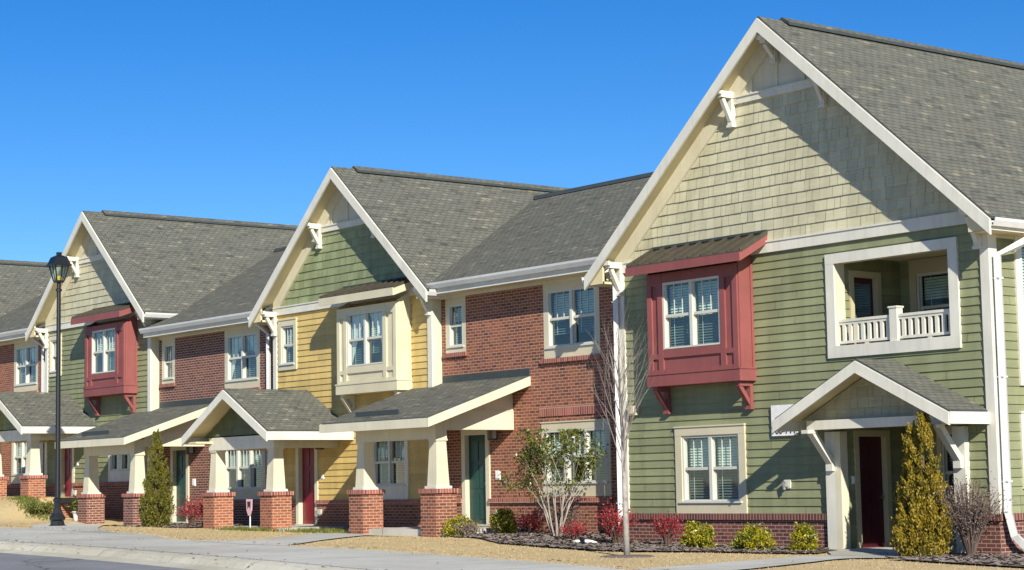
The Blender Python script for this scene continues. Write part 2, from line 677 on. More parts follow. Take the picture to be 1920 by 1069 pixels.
def bands(z0, z1, cuts):
    zs = sorted({z0, z1, *[c for c in cuts if z0 < c < z1]})
    return list(zip(zs[:-1], zs[1:]))


def spans(za, zb, lo, hi, openings):
    zm = (za + zb) / 2
    segs = [(lo(za), hi(za), lo(zb), hi(zb))]
    for a0, a1, c0, c1 in openings:
        if c0 < zm < c1:
            out = []
            for s in segs:
                if a1 <= min(s[0], s[2]) or a0 >= max(s[1], s[3]):
                    out.append(s)
                    continue
                if a0 > max(s[0], s[2]):
                    out.append((s[0], a0, s[2], a0))
                if a1 < min(s[1], s[3]):
                    out.append((a1, s[1], a1, s[3]))
            segs = out
    return segs


def flat_wall(mb, mp, z0, z1, lo, hi, openings, mat, o=0.0):
    cuts = [c for q in openings for c in q[2:]]
    for za, zb in bands(z0, z1, cuts):
        for s in spans(za, zb, lo, hi, openings):
            mb.face([mp(s[0], za, o), mp(s[1], za, o), mp(s[3], zb, o), mp(s[2], zb, o)], mat)


def lap_wall(mb, mp, z0, z1, lo, hi, openings, mat, expo=0.192, lip=0.028):
    flat_wall(mb, mp, z0, z1, lo, hi, openings, mat, -0.012)
    cuts = [c for q in openings for c in q[2:]]
    z = z0
    while z < z1 - 1e-6:
        zt = min(z + expo, z1)
        seam = lo(z) + random.uniform(0.5, 4.0)
        for za, zb in bands(z, zt, cuts):
            oa = lip * (1 - (za - z) / expo)
            ob = lip * (1 - (zb - z) / expo)
            for s in spans(za, zb, lo, hi, openings):
                parts, x = [], s[0]
                sm = seam
                while sm < s[1] - 0.2:
                    if sm > x + 0.2 and abs(s[0] - s[2]) < 1e-6:
                        parts.append((x, sm - 0.004, x, sm - 0.004))
                        x = sm + 0.004
                    sm += 4.6
                parts.append((x, s[1], x if abs(s[0] - s[2]) < 1e-6 else s[2], s[3]))
                for q in parts:
                    b = len(mb.v)
                    pts = [mp(q[0], za, oa), mp(q[1], za, oa), mp(q[3], zb, ob), mp(q[2], zb, ob)]
                    under = abs(za - z) < 1e-9
                    if under:
                        pts += [mp(q[0], za, -0.01), mp(q[1], za, -0.01)]
                    mb.v.extend(P(*p) for p in pts)
                    k = mb.mi(mat)
                    mb.f.append((b, b + 1, b + 2, b + 3))
                    mb.m.append(k)
                    if under:
                        mb.f.append((b, b + 4, b + 5, b + 1))
                        mb.m.append(k)
        z = zt


def clip(poly, nx, nz, d):
    out = []
    for i in range(len(poly)):
        p, q = poly[i], poly[(i + 1) % len(poly)]
        a = nx * p[0] + nz * p[1] - d
        b = nx * q[0] + nz * q[1] - d
        if a <= 0:
            out.append(p)
        if a * b < 0:
            t_ = a / (a - b)
            out.append((p[0] + (q[0] - p[0]) * t_, p[1] + (q[1] - p[1]) * t_))
    return out


def shake_wall(mb, mp, poly, mat, expo=0.255, lip=0.028):
    """individual shakes inside a convex polygon of (a, z) points, counter-clockwise"""
    mb.face([mp(a, z, -0.012) for a, z in poly], mat)
    az = [p[0] for p in poly]
    zz = [p[1] for p in poly]
    edges = []
    for i in range(len(poly)):
        p, q = poly[i], poly[(i + 1) % len(poly)]
        nx, nz = q[1] - p[1], -(q[0] - p[0])
        edges.append((nx, nz, nx * p[0] + nz * p[1]))
    z = min(zz)
    while z < max(zz):
        a = min(az) - random.uniform(0, 0.3)
        while a < max(az):
            wd = random.choice((0.17, 0.24, 0.31, 0.40))
            drop = random.uniform(0, 0.006)
            q = [(a + 0.004, z - drop), (a + wd - 0.004, z - drop), (a + wd - 0.004, z + expo), (a + 0.004, z + expo)]
            for e in edges:
                q = clip(q, *e)
                if len(q) < 3:
                    break
            if len(q) >= 3:
                l2 = lip * random.uniform(0.85, 1.1)
                b = len(mb.v)
                mb.v.extend(P(*mp(x, y, l2 * (1 - (y - z) / expo) + 0.004)) for x, y in q)
                k = mb.mi(mat)
                mb.f.append(tuple(range(b, b + len(q))))
                mb.m.append(k)
                low = [i for i, (x, y) in enumerate(q) if y < z + 0.02]
                if len(low) >= 2:
                    i0, i1 = low[0], low[-1]
                    c = len(mb.v)
                    mb.v.extend(P(*mp(q[i][0], q[i][1], -0.01)) for i in (i0, i1))
                    mb.f.append((b + i0, c, c + 1, b + i1))
                    mb.m.append(k)
            a += wd
        z += expo


# ------------------------------------------------------------------ building elements
def window(parent, mp, a0, a1, z0, z1, n=2, casing=(0.18, 0.18, 0.2, 0.2), cas_mat='casing_tan', blind='half',
           curtain=None, label=None, proud=0.06, muntin=True):
    """n side-by-side double-hung lights inside the opening; casing = left, right, top, bottom widths"""
    mb = MB()
    l, r, tp, bt = casing
    if l:
        mb.mbox(mp, a0 - l, a0, z0, z1, -0.02, proud, cas_mat)
    if r:
        mb.mbox(mp, a1, a1 + r, z0, z1, -0.02, proud, cas_mat)
    if tp:
        mb.mbox(mp, a0 - l, a1 + r, z1, z1 + tp, -0.02, proud + 0.004, cas_mat)
        mb.mbox(mp, a0 - l - 0.02, a1 + r + 0.02, z1 + tp, z1 + tp + 0.035, -0.02, proud + 0.03, cas_mat)
    if bt:
        mb.mbox(mp, a0 - l, a1 + r, z0 - bt, z0, -0.02, proud + 0.002, cas_mat)
        mb.mbox(mp, a0 - l * 0.4, a1 + r * 0.4, z0 - 0.03, z0 + 0.012, -0.02, proud + 0.045, 'vinyl_white')
    fr = 0.056
    W = 'vinyl_white'
    mb.mbox(mp, a0, a1, z1 - fr, z1, -0.1, 0.03, W)
    mb.mbox(mp, a0, a1, z0 + 0.012, z0 + fr, -0.1, 0.03, W)
    mb.mbox(mp, a0, a0 + fr, z0 + fr, z1 - fr, -0.1, 0.03, W)
    mb.mbox(mp, a1 - fr, a1, z0 + fr, z1 - fr, -0.1, 0.03, W)
    mul = 0.10
    wl = (a1 - a0 - 2 * fr - (n - 1) * mul) / n
    zm = (z0 + z1) / 2
    pn, bl = MB(), MB()
    for i in range(n):
        x0 = a0 + fr + i * (wl + mul)
        x1 = x0 + wl
        if i < n - 1:
            mb.mbox(mp, x1, x1 + mul, z0 + fr, z1 - fr, -0.1, 0.034, W)
        mb.mbox(mp, x0, x1, zm - 0.035, zm + 0.035, -0.09, 0.0, W)
        st = 0.03
        for c0, c1, d in ((z0 + fr, zm - 0.035, -0.075), (zm + 0.035, z1 - fr, -0.04)):
            mb.mbox(mp, x0, x0 + st, c0, c1, d - 0.02, d + 0.015, W)
            mb.mbox(mp, x1 - st, x1, c0, c1, d - 0.02, d + 0.015, W)
            pn.face([mp(x0 + st, c0, d), mp(x1 - st, c0, d), mp(x1 - st, c1, d), mp(x0 + st, c1, d)], 'window_glass')
        if muntin:
            for fct in (1 / 3, 2 / 3):
                xm = x0 + st + (wl - 2 * st) * fct
                mb.mbox(mp, xm - 0.008, xm + 0.008, zm + 0.035, z1 - fr, -0.035, -0.02, W)
        # slatted blind behind the glass
        if blind:
            top, bot = z1 - fr, z0 + fr
            step = 0.066
            gap = 0.0
            bot = random.choice((bot, bot, bot, zm - 0.1, z0 + (zm - z0) * 0.45)) if blind == 'half' else bot
            k = 0
            z = top - 0.03
            while z > bot:
                upper = z > zm
                tone = 'blind_white' if upper or blind == 'white' else 'blind_dim'  # lower slats darker: dimming by the sash screen is put into their colour
                if blind == 'grey' and z < zm + (z1 - zm) * 0.3:
                    tone = 'blind_dim'
                hgt = 0.060 if upper else 0.046
                if z > top - gap:
                    z -= step
                    continue
                bl.face([mp(x0, z, -0.19), mp(x1, z, -0.19), mp(x1, z - hgt, -0.15), mp(x0, z - hgt, -0.15)], tone)
                z -= step
                k += 1
            for fct in (0.2, 0.8):
                xm = x0 + wl * fct
                bl.mbox(mp, xm - 0.006, xm + 0.006, bot, top, -0.139, -0.135, 'blind_white')
    # shallow near-black box: the unlit room's darkness is put into its colour
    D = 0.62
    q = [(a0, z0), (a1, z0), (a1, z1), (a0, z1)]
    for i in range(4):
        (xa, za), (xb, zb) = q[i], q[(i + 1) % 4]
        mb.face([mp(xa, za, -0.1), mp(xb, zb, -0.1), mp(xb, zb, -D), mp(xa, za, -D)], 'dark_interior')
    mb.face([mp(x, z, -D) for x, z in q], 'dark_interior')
    wo = mb.build('window', parent, label)
    pn.build('pane', wo)
    if blind:
        bl.build('blind', wo)
    if curtain:
        cu = MB()
        for i in range(n):
            x0 = a0 + fr + i * (wl + mul)
            x1 = x0 + wl
            if curtain == 'sides':
                ends = ((x0, 1),) if i == 0 else ((x1, -1),)
                for xs, dr in ends:
                    N = 10
                    zt = z1 - fr
                    for j in range(N):
                        f0, f1 = j / N, (j + 1) / N
                        wob = lambda f: -0.13 + 0.02 * math.sin(f * 31 + i)
                        drop = lambda f: (zt - z0) * (0.15 + 0.8 * (1 - f) ** 1.4)
                        cu.face([mp(xs + dr * wl * f0, zt, wob(f0)), mp(xs + dr * wl * f1, zt, wob(f1)),
                                 mp(xs + dr * wl * f1 * 0.8, zt - drop(f1), wob(f1)),
                                 mp(xs + dr * wl * f0 * 0.8, zt - drop(f0), wob(f0))], 'curtain_white')
            else:
                N = 12
                zt = z1 - fr
                for j in range(N):
                    f0, f1 = j / N, (j + 1) / N
                    wob = lambda f: -0.13 + 0.02 * math.sin(f * 25)
                    drop = lambda f: (zt - zm) * (0.30 + 0.55 * math.sin(math.pi * f))
                    cu.face([mp(x0 + wl * f0, zt, wob(f0)), mp(x0 + wl * f1, zt, wob(f1)),
                             mp(x0 + wl * f1, zt - drop(f1), wob(f1)), mp(x0 + wl * f0, zt - drop(f0), wob(f0))],
                            'curtain_white')
        cu.build('curtain', wo)
    return wo


def door(parent, mp, a0, a1, z0, z1, mat, casing=0.17, label=None, knob_right=True, lite=False, cas_mat='cream_trim'):
    mb = MB()
    mb.mbox(mp, a0, a1, z0, z1, -0.16, -0.10, mat)
    wd, h = a1 - a0, z1 - z0
    rows = ((0.06, 0.34), (0.40, 0.66), (0.71, 0.93)) if not lite else ((0.05, 0.22),)
    for c in (0, 1):
        x0 = a0 + wd * (0.12 + 0.41 * c)
        x1 = x0 + wd * 0.35
        for f0, f1 in rows:
            mb.mbox(mp, x0, x1, z0 + h * f0, z0 + h * f1, -0.10, -0.082, mat)
    d = mb.build('door', parent, label)
    cs = MB()
    cs.mbox(mp, a0 - casing, a0, z0, z1, -0.2, 0.05, cas_mat)
    cs.mbox(mp, a1, a1 + casing, z0, z1, -0.2, 0.05, cas_mat)
    cs.mbox(mp, a0 - casing, a1 + casing, z1, z1 + casing, -0.2, 0.054, cas_mat)
    cs.mbox(mp, a0 - casing, a1 + casing, z0 - 0.05, z0, -0.2, 0.09, 'kerb_concrete')
    cs.build('frame', d)
    kn = MB()
    x = a1 - wd * 0.1 if knob_right else a0 + wd * 0.1
    kn.mbox(mp, x - 0.025, x + 0.025, z0 + h * 0.44, z0 + h * 0.46, -0.1, -0.03, 'knob_brass')
    kn.mbox(mp, x - 0.035, x + 0.035, z0 + h * 0.435, z0 + h * 0.47, -0.05, -0.02, 'knob_brass')
    kn.build('handle', d)
    if lite:
        g = MB()
        x0, x1, c0, c1 = a0 + wd * 0.14, a1 - wd * 0.14, z0 + h * 0.27, z0 + h * 0.93
        z = c1
        while z > c0:
            g.face([mp(x0, z, -0.092), mp(x1, z, -0.092), mp(x1, z - 0.05, -0.078), mp(x0, z - 0.05, -0.078)], 'blind_dim')
            z -= 0.06
        g.build('blind', d)
        g = MB()
        g.face([mp(x0, c0, -0.07), mp(x1, c0, -0.07), mp(x1, c1, -0.07), mp(x0, c1, -0.07)], 'window_glass')
        g.build('pane', d)
    return d


def gable_bracket(parent, u, vw, ztop, arm=0.49, h=0.80, mat='white_trim', wdt=0.15, name='bracket'):
    mb = MB()
    mb.box(u - wdt / 2, u + wdt / 2, vw - 0.15, vw - 0.03, ztop - h, ztop - 0.16, mat)
    mb.box(u - wdt / 2 - 0.015, u + wdt / 2 + 0.015, vw - arm, vw - 0.03, ztop - 0.16, ztop, mat)
    mb.box(u - wdt / 2 - 0.03, u + wdt / 2 + 0.03, vw - arm - 0.07, vw - arm, ztop - 0.09, ztop + 0.02, mat)
    mb.bar((u, vw - 0.12, ztop - h + 0.1), (u, vw - arm + 0.1, ztop - 0.18), wdt * 0.72, 0.1, mat)
    mb.box(u - wdt / 2 - 0.02, u + wdt / 2 + 0.02, vw - 0.17, vw - 0.03, ztop - h - 0.06, ztop - h, mat)
    return mb.build(name, parent)


def gable_roof(parent, uc, za, half, slope, v0, v1, th=0.10, barge=0.30, name='roof', ridge_from=0.8, vent=True,
               soffit='soffit_cream', v1_left=None):
    """two shingled slabs, barge boards at the front; apex height za at the shingle surface"""
    mb = MB()
    zl = za - half * slope
    for sg in (-1, 1):
        ve = v1 if (sg > 0 or v1_left is None) else v1_left
        a = [(uc, v0, za - th), (uc, v1, za - th), (uc + sg * half, ve, zl - th), (uc + sg * half, v0, zl - th)]
        b = [(x, y, z + th) for x, y, z in a]
        mb.solid(a, b, 'flashing', 'shingle_roof', soffit)
    ro = mb.build(name, parent)
    bb = MB()
    for sg in (-1, 1):
        e = half + 0.02
        a = [(uc, v0 - 0.06, za - th * 0.55 - barge), (uc + sg * e, v0 - 0.06, za - e * slope - th * 0.55 - barge),
             (uc + sg * e, v0 - 0.06, za - e * slope - th * 0.55), (uc, v0 - 0.06, za - th * 0.55)]
        b = [(x, v0 - 0.004, z) for x, y, z in a]
        bb.solid(a, b, 'white_trim')
    bb.build('barge_board', ro)
    if vent:
        rv = MB()
        for sg in (-1, 1):
            a = [(uc, v0 + ridge_from, za + 0.01), (uc + sg * 0.24, v0 + ridge_from, za + 0.02 - 0.24 * slope * 0.8),
                 (uc + sg * 0.24, v1, za + 0.02 - 0.24 * slope * 0.8), (uc, v1, za + 0.01)]
            b = [(x, y, z + 0.075) for x, y, z in a]
            rv.solid(a, b, 'flashing', 'shingle_roof')  # dark sides paint the shadow line under the ridge cap
        rv.build('ridge_vent', ro)
    return ro


def gutter(parent, p, q, side, name='gutter', mat='white_gutter'):
    """K-profile trough from p to q, hanging on the side given by the horizontal vector"""
    mb = MB()
    s = Vector(side)
    p, q = Vector(p), Vector(q)
    prof = [(0, -0.17), (0.09, -0.17), (0.15, -0.06), (0.16, 0.0), (0.14, 0.0), (0.13, -0.05), (0.08, -0.15), (0, -0.15)]
    a = [tuple(p + s * x + Vector((0, 0, z))) for x, z in prof]
    b = [tuple(q + s * x + Vector((0, 0, z))) for x, z in prof]
    mb.solid(a, b, mat)
    return mb.build(name, parent)


def downspout(parent, pts, w=0.13, name='downspout'):
    mb = MB()
    mb.tube(pts, w * 0.62, 'white_gutter', 4)
    top, bot = pts[2], pts[3]
    for z in (top[2] - 0.5, (top[2] + bot[2]) / 2, bot[2] + 0.4):
        mb.box(top[0] - w * 0.48, top[0] + w * 0.48, top[1] - w * 0.48, top[1] + w * 0.48, z, z + 0.035, 'white_gutter')
    return mb.build(name, parent)


def pier(parent, u0, v0, zb, zt, zc, mat='brick_pier', size=0.69, taper=(0.215, 0.16)):
    mb = MB()
    mb.box(u0, u0 + size, v0, v0 + size, zb - 0.5, zt - 0.12, mat)
    e = 0.05
    mb.box(u0 - e, u0 + size + e, v0 - e, v0 + size + e, zt - 0.12, zt, 'rowlock_red' if mat != 'brick_dark' else 'rowlock_dark')
    pr = mb.build('brick_pier', parent)
    cb = MB()
    uc, vc = u0 + size / 2, v0 + size / 2
    bw, tw = taper
    cb.box(uc - bw - 0.05, uc + bw + 0.05, vc - bw - 0.05, vc + bw + 0.05, zt, zt + 0.07, 'white_trim')
    sq = lambda r, z: [(uc - r, vc - r, z), (uc + r, vc - r, z), (uc + r, vc + r, z), (uc - r, vc + r, z)]
    cb.solid(sq(bw, zt + 0.07), sq(tw, zc - 0.06), 'cream_trim')
    cb.box(uc - tw - 0.03, uc + tw + 0.03, vc - tw - 0.03, vc + tw + 0.03, zc - 0.06, zc, 'cream_trim')
    cb.build('column', pr)
    return pr


def small_box(parent, mp, a, z, wd, h, d, mat, name):
    mb = MB()
    mb.mbox(mp, a - wd / 2, a + wd / 2, z - h / 2, z + h / 2, 0.0, d, mat)
    mb.mbox(mp, a - wd * 0.36, a + wd * 0.36, z - h * 0.36, z + h * 0.36, d, d + 0.02, mat)
    return mb.build(name, parent)


def wall_light(parent, mp, a, z):
    mb = MB()
    mb.mbox(mp, a - 0.06, a + 0.06, z - 0.16, z + 0.14, 0.0, 0.03, 'light_fixture')
    mb.mbox(mp, a - 0.11, a + 0.11, z + 0.10, z + 0.15, 0.03, 0.24, 'light_fixture')
    mb.mbox(mp, a - 0.08, a + 0.08, z - 0.13, z + 0.10, 0.05, 0.21, 'vinyl_white')
    for x in (-0.09, -0.03, 0.03, 0.09):
        mb.mbox(mp, a + x - 0.012, a + x + 0.012, z - 0.15, z + 0.1, 0.21, 0.225, 'light_fixture')
    mb.mbox(mp, a - 0.1, a + 0.1, z - 0.17, z - 0.13, 0.03, 0.22, 'light_fixture')
    return mb.build('porch_light', parent)


def hose_bib(parent, mp, a, z):
    mb = MB()
    mb.mbox(mp, a - 0.1, a + 0.1, z - 0.1, z + 0.1, 0.0, 0.05, 'vinyl_white')
    mb.mbox(mp, a - 0.05, a + 0.05, z - 0.06, z + 0.06, 0.05, 0.16, 'meter_grey')
    mb.mbox(mp, a - 0.02, a + 0.02, z - 0.13, z, 0.12, 0.17, 'meter_grey')
    return mb.build('outlet_box', parent)


def bay(parent, u0, u1, dep, zb, zt, roof, win, mat, fas, vw=0.0, brz=0.65, curtain=None, blind='half'):
    """box bay: roof = (u0, u1, depth, z_front, z_wall, fascia height), win = (a0, a1, z0, z1)"""
    vf = vw - dep
    mb = MB()
    mp = mapF(vf)
    flat_wall(mb, mp, zb, zt, lambda z: u0, lambda z: u1, [win], mat)
    for uu in (u0, u1):
        mb.face([(uu, vf, zb), (uu, vw, zb), (uu, vw, zt + 0.3), (uu, vf, zt + 0.05)], mat)
    mb.face([(u0, vf, zb), (u1, vf, zb), (u1, vw, zb), (u0, vw, zb)], mat)
    a0, a1, c0, c1 = win
    T = 0.05
    # face trim: corner stiles, stiles beside the window, rails
    st = 0.16
    zr1, zr2 = zb + 0.27, c0 - 0.16
    for x0, x1 in ((u0, u0 + st), (u1 - st, u1), (a0 - 0.17, a0), (a1, a1 + 0.17)):
        mb.mbox(mp, x0, x1, zb + 0.25, zt, 0.0, T, mat)
    for x0, x1 in ((u0 + st, a0 - 0.17), (a1 + 0.17, u1 - st)):
        mb.mbox(mp, x0, x1, zr2 - 0.06, zr2 + 0.06, 0.0, T - 0.004, mat)
        mb.mbox(mp, x0, x1, zt - 0.3, zt, 0.0, T - 0.004, mat)
        mb.mbox(mp, x0, x1, zb + 0.25, zb + 0.37, 0.0, T - 0.004, mat)
    mb.mbox(mp, a0, a1, c1, zt, 0.0, T - 0.004, mat)
    mb.mbox(mp, a0, a1, zr2 - 0.04, c0, 0.0, T - 0.004, mat)
    mb.mbox(mp, a0, a1, zb + 0.25, zb + 0.37, 0.0, T - 0.004, mat)
    mb.mbox(mp, u0 - 0.05, u1 + 0.05, zb - 0.03, zb + 0.25, -dep, 0.07, mat)
    mb.mbox(mp, u0 - 0.07, u1 + 0.07, zb + 0.25, zb + 0.29, -dep, 0.09, mat)
    mr = mapR(u1)
    mb.mbox(mr, vf + 0.0, vf + 0.1, zb + 0.29, zt, 0.0, 0.03, mat)
    mb.mbox(mr, vw - 0.1, vw - 0.02, zb + 0.29, zt, 0.0, 0.03, mat)
    bx = mb.build('bay_window', parent)
    r0, r1, rd, zf, zw, fh = roof
    rb = MB()
    a = [(r0, vw - rd, zf - 0.05), (r1, vw - rd, zf - 0.05), (r1, vw, zw - 0.05), (r0, vw, zw - 0.05)]
    b = [(x, y, z + 0.05) for x, y, z in a]
    rb.solid(a, b, 'metal_roof')
    n = 9
    for i in range(n + 1):
        x = r0 + (r1 - r0) * i / n
        x = min(max(x, r0 + 0.02), r1 - 0.02)
        rb.bar((x, vw - rd, zf + 0.02), (x, vw - 0.02, zw + 0.02), 0.035, 0.06, 'metal_roof')
    rb.bar((r0, vw - 0.03, zw + 0.03), (r1, vw - 0.03, zw + 0.03), 0.06, 0.06, 'flashing')
    # fascia on the front and both raked ends, closed underneath
    rb.box(r0, r1, vw - rd - 0.03, vw - rd, zf - fh - 0.02, zf - 0.03, fas)
    for x0, x1 in ((r0, r0 + 0.06), (r1 - 0.06, r1)):
        x0 += 0.003 if x0 == r0 else 0.0
        x1 -= 0.003 if x1 == r1 else 0.0
        rb.solid([(x0, vw - rd, zf - fh - 0.02), (x1, vw - rd, zf - fh - 0.02), (x1, vw, zw - fh - 0.02), (x0, vw, zw - fh - 0.02)],
                 [(x0, vw - rd, zf - 0.055), (x1, vw - rd, zf - 0.055), (x1, vw, zw - 0.055), (x0, vw, zw - 0.055)], fas)
    rb.solid([(r0 + 0.06, vw - rd, zf - fh), (r1 - 0.06, vw - rd, zf - fh), (r1 - 0.06, vw, zw - fh), (r0 + 0.06, vw, zw - fh)],
             [(r0 + 0.06, vw - rd, zf - fh + 0.03), (r1 - 0.06, vw - rd, zf - fh + 0.03), (r1 - 0.06, vw, zw - fh + 0.03), (r0 + 0.06, vw, zw - fh + 0.03)], fas)
    rb.build('roof', bx)
    for x in (u0 + 0.14, u1 - 0.14):
        bk = MB()
        zt2 = zb - 0.03
        bk.box(x - 0.08, x + 0.08, vw - 0.13, vw - 0.03, zt2 - brz, zt2, fas)
        bk.box(x - 0.08, x + 0.08, vf + 0.02, vw - 0.13, zt2 - 0.12, zt2, fas)
        bk.bar((x, vw - 0.1, zt2 - brz + 0.08), (x, vf + 0.06, zt2 - 0.1), 0.12, 0.1, fas)
        bk.box(x - 0.1, x + 0.1, vw - 0.15, vw - 0.03, zt2 - brz - 0.05, zt2 - brz, fas)
        bk.build('bracket', bx)
    window(parent, mp, *win, n=2, casing=(0, 0, 0, 0), blind=blind, curtain=curtain, muntin=True)
    return bx


# ------------------------------------------------------------------ gabled townhouse with bay (three of them)
def gabled_house(du, dz, pal, label, detail=True, curtain=None):
    frame(du, dz)
    uc, L, Rr = -49.98, -54.38, -45.62
    root = thing('gabled_townhouse', label, 'townhouse', (uc, 0, -1.2), 'gabled townhouses along the street')
    F = mapF(0.0)
    SL = 0.856
    zap = 9.90                                   # shingle apex
    # --- openings on the street wall
    w_small = (-53.93, -53.17, 3.98, 5.22)
    w_low = (-48.72, -47.02, 0.02, 1.40)
    d_open = (-52.93, -51.98, -1.15, 1.40)
    mb = MB()
    lap_wall(mb, F, -0.42, 5.60, lambda z: L, lambda z: Rr, [w_small, w_low, d_open], pal['siding'])
    lap_wall(mb, mapR(Rr), -0.42, 6.0, lambda z: 0.0, lambda z: 13.5, [], pal['siding'])
    flat_wall(mb, mapL(L), -0.42, 5.9, lambda z: 0.0, lambda z: 13.5, [], pal['siding'])
    mb.face([(L, 13.5, -1.2), (Rr, 13.5, -1.2), (Rr, 13.5, 5.9), (uc, 13.5, 9.7), (L, 13.5, 5.9)], pal['siding'])
    mb.build('siding_wall', root)
    # --- brick base
    mb = MB()
    flat_wall(mb, mapF(-0.07), -2.2, -0.52, lambda z: L - 0.05, lambda z: Rr + 0.05, [(d_open[0] - 0.17, d_open[1] + 0.17, -1.3, 2)], pal['brick'])
    for uu in (L - 0.05, Rr + 0.05):
        mb.face([(uu, -0.07, -2.2), (uu, 13.5, -2.2), (uu, 13.5, -0.52), (uu, -0.07, -0.52)], pal['brick'])
    for x0, x1 in ((L - 0.1, d_open[0] - 0.17), (d_open[1] + 0.17, Rr + 0.1)):
        mb.box(x0, x1, -0.13, 0.0, -0.52, -0.40, 'rowlock_red')
    mb.build('brick_base', root)
    # --- gable face
    wall_top = lambda u: zap - 0.10 - abs(u - uc) * SL
    zb2, zt2 = 5.86, 8.02
    mb = MB()
    hw = lambda z: (zap - 0.10 - z) / SL
    shake_wall(mb, F, [(uc - hw(zb2), zb2), (uc + hw(zb2), zb2), (uc + hw(zt2), zt2), (uc - hw(zt2), zt2)], pal['shake'])
    mb.build('shake_gable', root)
    mb = MB()
    mb.face([(uc - hw(8.1), -0.005, 8.1), (uc + hw(8.1), -0.005, 8.1), (uc, -0.005, zap - 0.1)], 'cream_trim')
    for x in (-0.02, -0.9, 0.9):
        zz = wall_top(uc + x) - 0.02
        mb.box(uc + x - 0.045, uc + x + 0.045, -0.04, -0.005, 8.2, zz, 'cream_trim')
    mb.build('gable_panel', root)
    # --- trim: bands, corner boards, rake frieze
    mb = MB()
    mb.box(L - 0.03, Rr + 0.03, -0.075, 0.0, 5.60, 5.83, 'white_trim')
    mb.box(L - 0.04, Rr + 0.04, -0.10, 0.0, 5.83, 5.87, 'white_trim')
    mb.box(uc - hw(8.1), uc + hw(8.1), -0.07, 0.0, 8.02, 8.18, 'white_trim')
    mb.box(uc - hw(8.2), uc + hw(8.2), -0.10, 0.0, 8.18, 8.215, 'white_trim')
    mb.box(L - 0.04, L + 0.16, -0.06, 0.0, -0.40, 5.60, 'white_trim')
    mb.box(Rr - 0.16, Rr + 0.06, -0.06, 0.0, -0.40, 5.60, 'white_trim')
    mb.box(Rr, Rr + 0.058, 0.0, 0.30, -0.40, 5.60, 'cream_trim')
    for sg in (-1, 1):
        for o, wd in ((0.085, 0.36),):
            u1 = uc + sg * (Rr - uc + 0.02)
            a = [(uc, 0, zap - 0.11 - wd * 1.3), (u1, 0, wall_top(u1) - wd * 1.3), (u1, 0, wall_top(u1) - 0.003), (uc, 0, zap - 0.103)]
            mb.solid([(x, -o, z) for x, y, z in a], [(x, -0.002, z) for x, y, z in a], 'cream_trim')
    mb.build('trim_boards', root)
    ro = gable_roof(root, uc, zap, 4.96, SL, -0.6, 14.2, barge=0.33)
    ze = zap - 4.96 * SL
    mb = MB()
    for sg in (-1, 1):                           # closed eaves
        mb = MB()
        u0, u1 = uc + sg * 4.38, uc + sg * 4.93
        mb.box(min(u0, u1), max(u0, u1), -0.55, 14.1, ze - 0.26, ze - 0.20, 'soffit_cream')
        mb.box(min(u1, u1 + sg * 0.03), max(u1, u1 + sg * 0.03), -0.6, 14.1, ze - 0.27, ze - 0.06, 'white_trim')
        mb.solid([(u0, -0.56, ze - 0.26), (u1, -0.56, ze - 0.26), (u0, -0.56, ze + 0.3)],
                 [(u0, -0.5, ze - 0.26), (u1, -0.5, ze - 0.26), (u0, -0.5, ze + 0.3)], 'soffit_cream')
        mb.build('eave_soffit', root)
    for sg in (-1, 1):
        gutter(root, (uc + sg * 4.96, -0.62, ze - 0.05), (uc + sg * 4.96, 14.1, ze - 0.05), (sg, 0, 0))
    # --- brackets
    for u, zt in ((uc - 1.56, 8.30), (uc + 1.56, 8.30), (uc - 4.30, 5.72), (uc + 4.30, 5.72), (uc, 9.50)):
        gable_bracket(root, u, 0.0, zt, h=0.72 if u != uc else 0.5)
    # --- windows, door, bay
    window(root, F, *w_small, n=1, casing=(0.17, 0.17, 0.19, 0.19), cas_mat=pal['casing'])
    window(root, F, *w_low, n=2, casing=(0.16, 0.16, 0.2, 0.42), cas_mat='white_trim', blind='grey')
    door(root, F, *d_open, 'door_red')
    bay(root, -49.86, -46.68, 0.5, 2.83, 5.42, (-50.25, -46.25, 0.92, 5.80, 6.13, 0.24),
        (-49.33, -47.37, 3.62, 5.24), pal['bay'], pal['fascia'], curtain=curtain)
    wall_light(root, F, -51.55, 1.35)
    small_box(root, F, -51.55, 0.33, 0.16, 0.16, 0.02, 'sign_white', 'number_plaque')
    hose_bib(root, mapF(-0.07), -51.62, -0.78)
    # --- gabled porch, left part runs over the neighbouring brick wall
    if detail:
        pc, pz, ph, ps = -52.40, 3.09, 2.58, 0.53
        gable_roof(root, pc, pz, ph, ps, -3.05, 0.0, th=0.09, barge=0.27, name='porch_roof', vent=False, v1_left=0.28)
        pe = pz - ph * ps
        mb = MB()
        for sg in (-1, 1):
            u1 = pc + sg * ph
            mb.box(min(u1, u1 + sg * 0.05), max(u1, u1 + sg * 0.05), -3.08, -0.02 if sg > 0 else 0.26, pe - 0.29, pe - 0.04, 'white_trim')
            mb.box(min(u1, pc + sg * 1.95), max(u1, pc + sg * 1.95), -2.95, -0.02, pe - 0.28, pe - 0.22, 'soffit_cream')
        # beams between the columns, front, sides
        mb.box(-54.57, -50.62, -2.36, -1.98, 1.22, 1.62, 'white_trim')
        mb.box(-54.55, -54.17, -1.98, 0.25, 1.22, 1.62, 'cream_trim')
        mb.box(-51.02, -50.64, -1.98, -0.02, 1.22, 1.62, 'cream_trim')
        mb.box(-54.1, -51.1, -1.98, -0.02, 1.55, 1.60, 'soffit_cream')
        mb.build('porch_beam', root)
        mb = MB()
        hp = lambda z: (pz - 0.12 - z) / ps
        shake_wall(mb, mapF(-2.30), [(pc - hp(1.66), 1.66), (pc + hp(1.66), 1.66), (pc, pz - 0.12)], pal['porch'])
        mb.build('porch_gable', root)
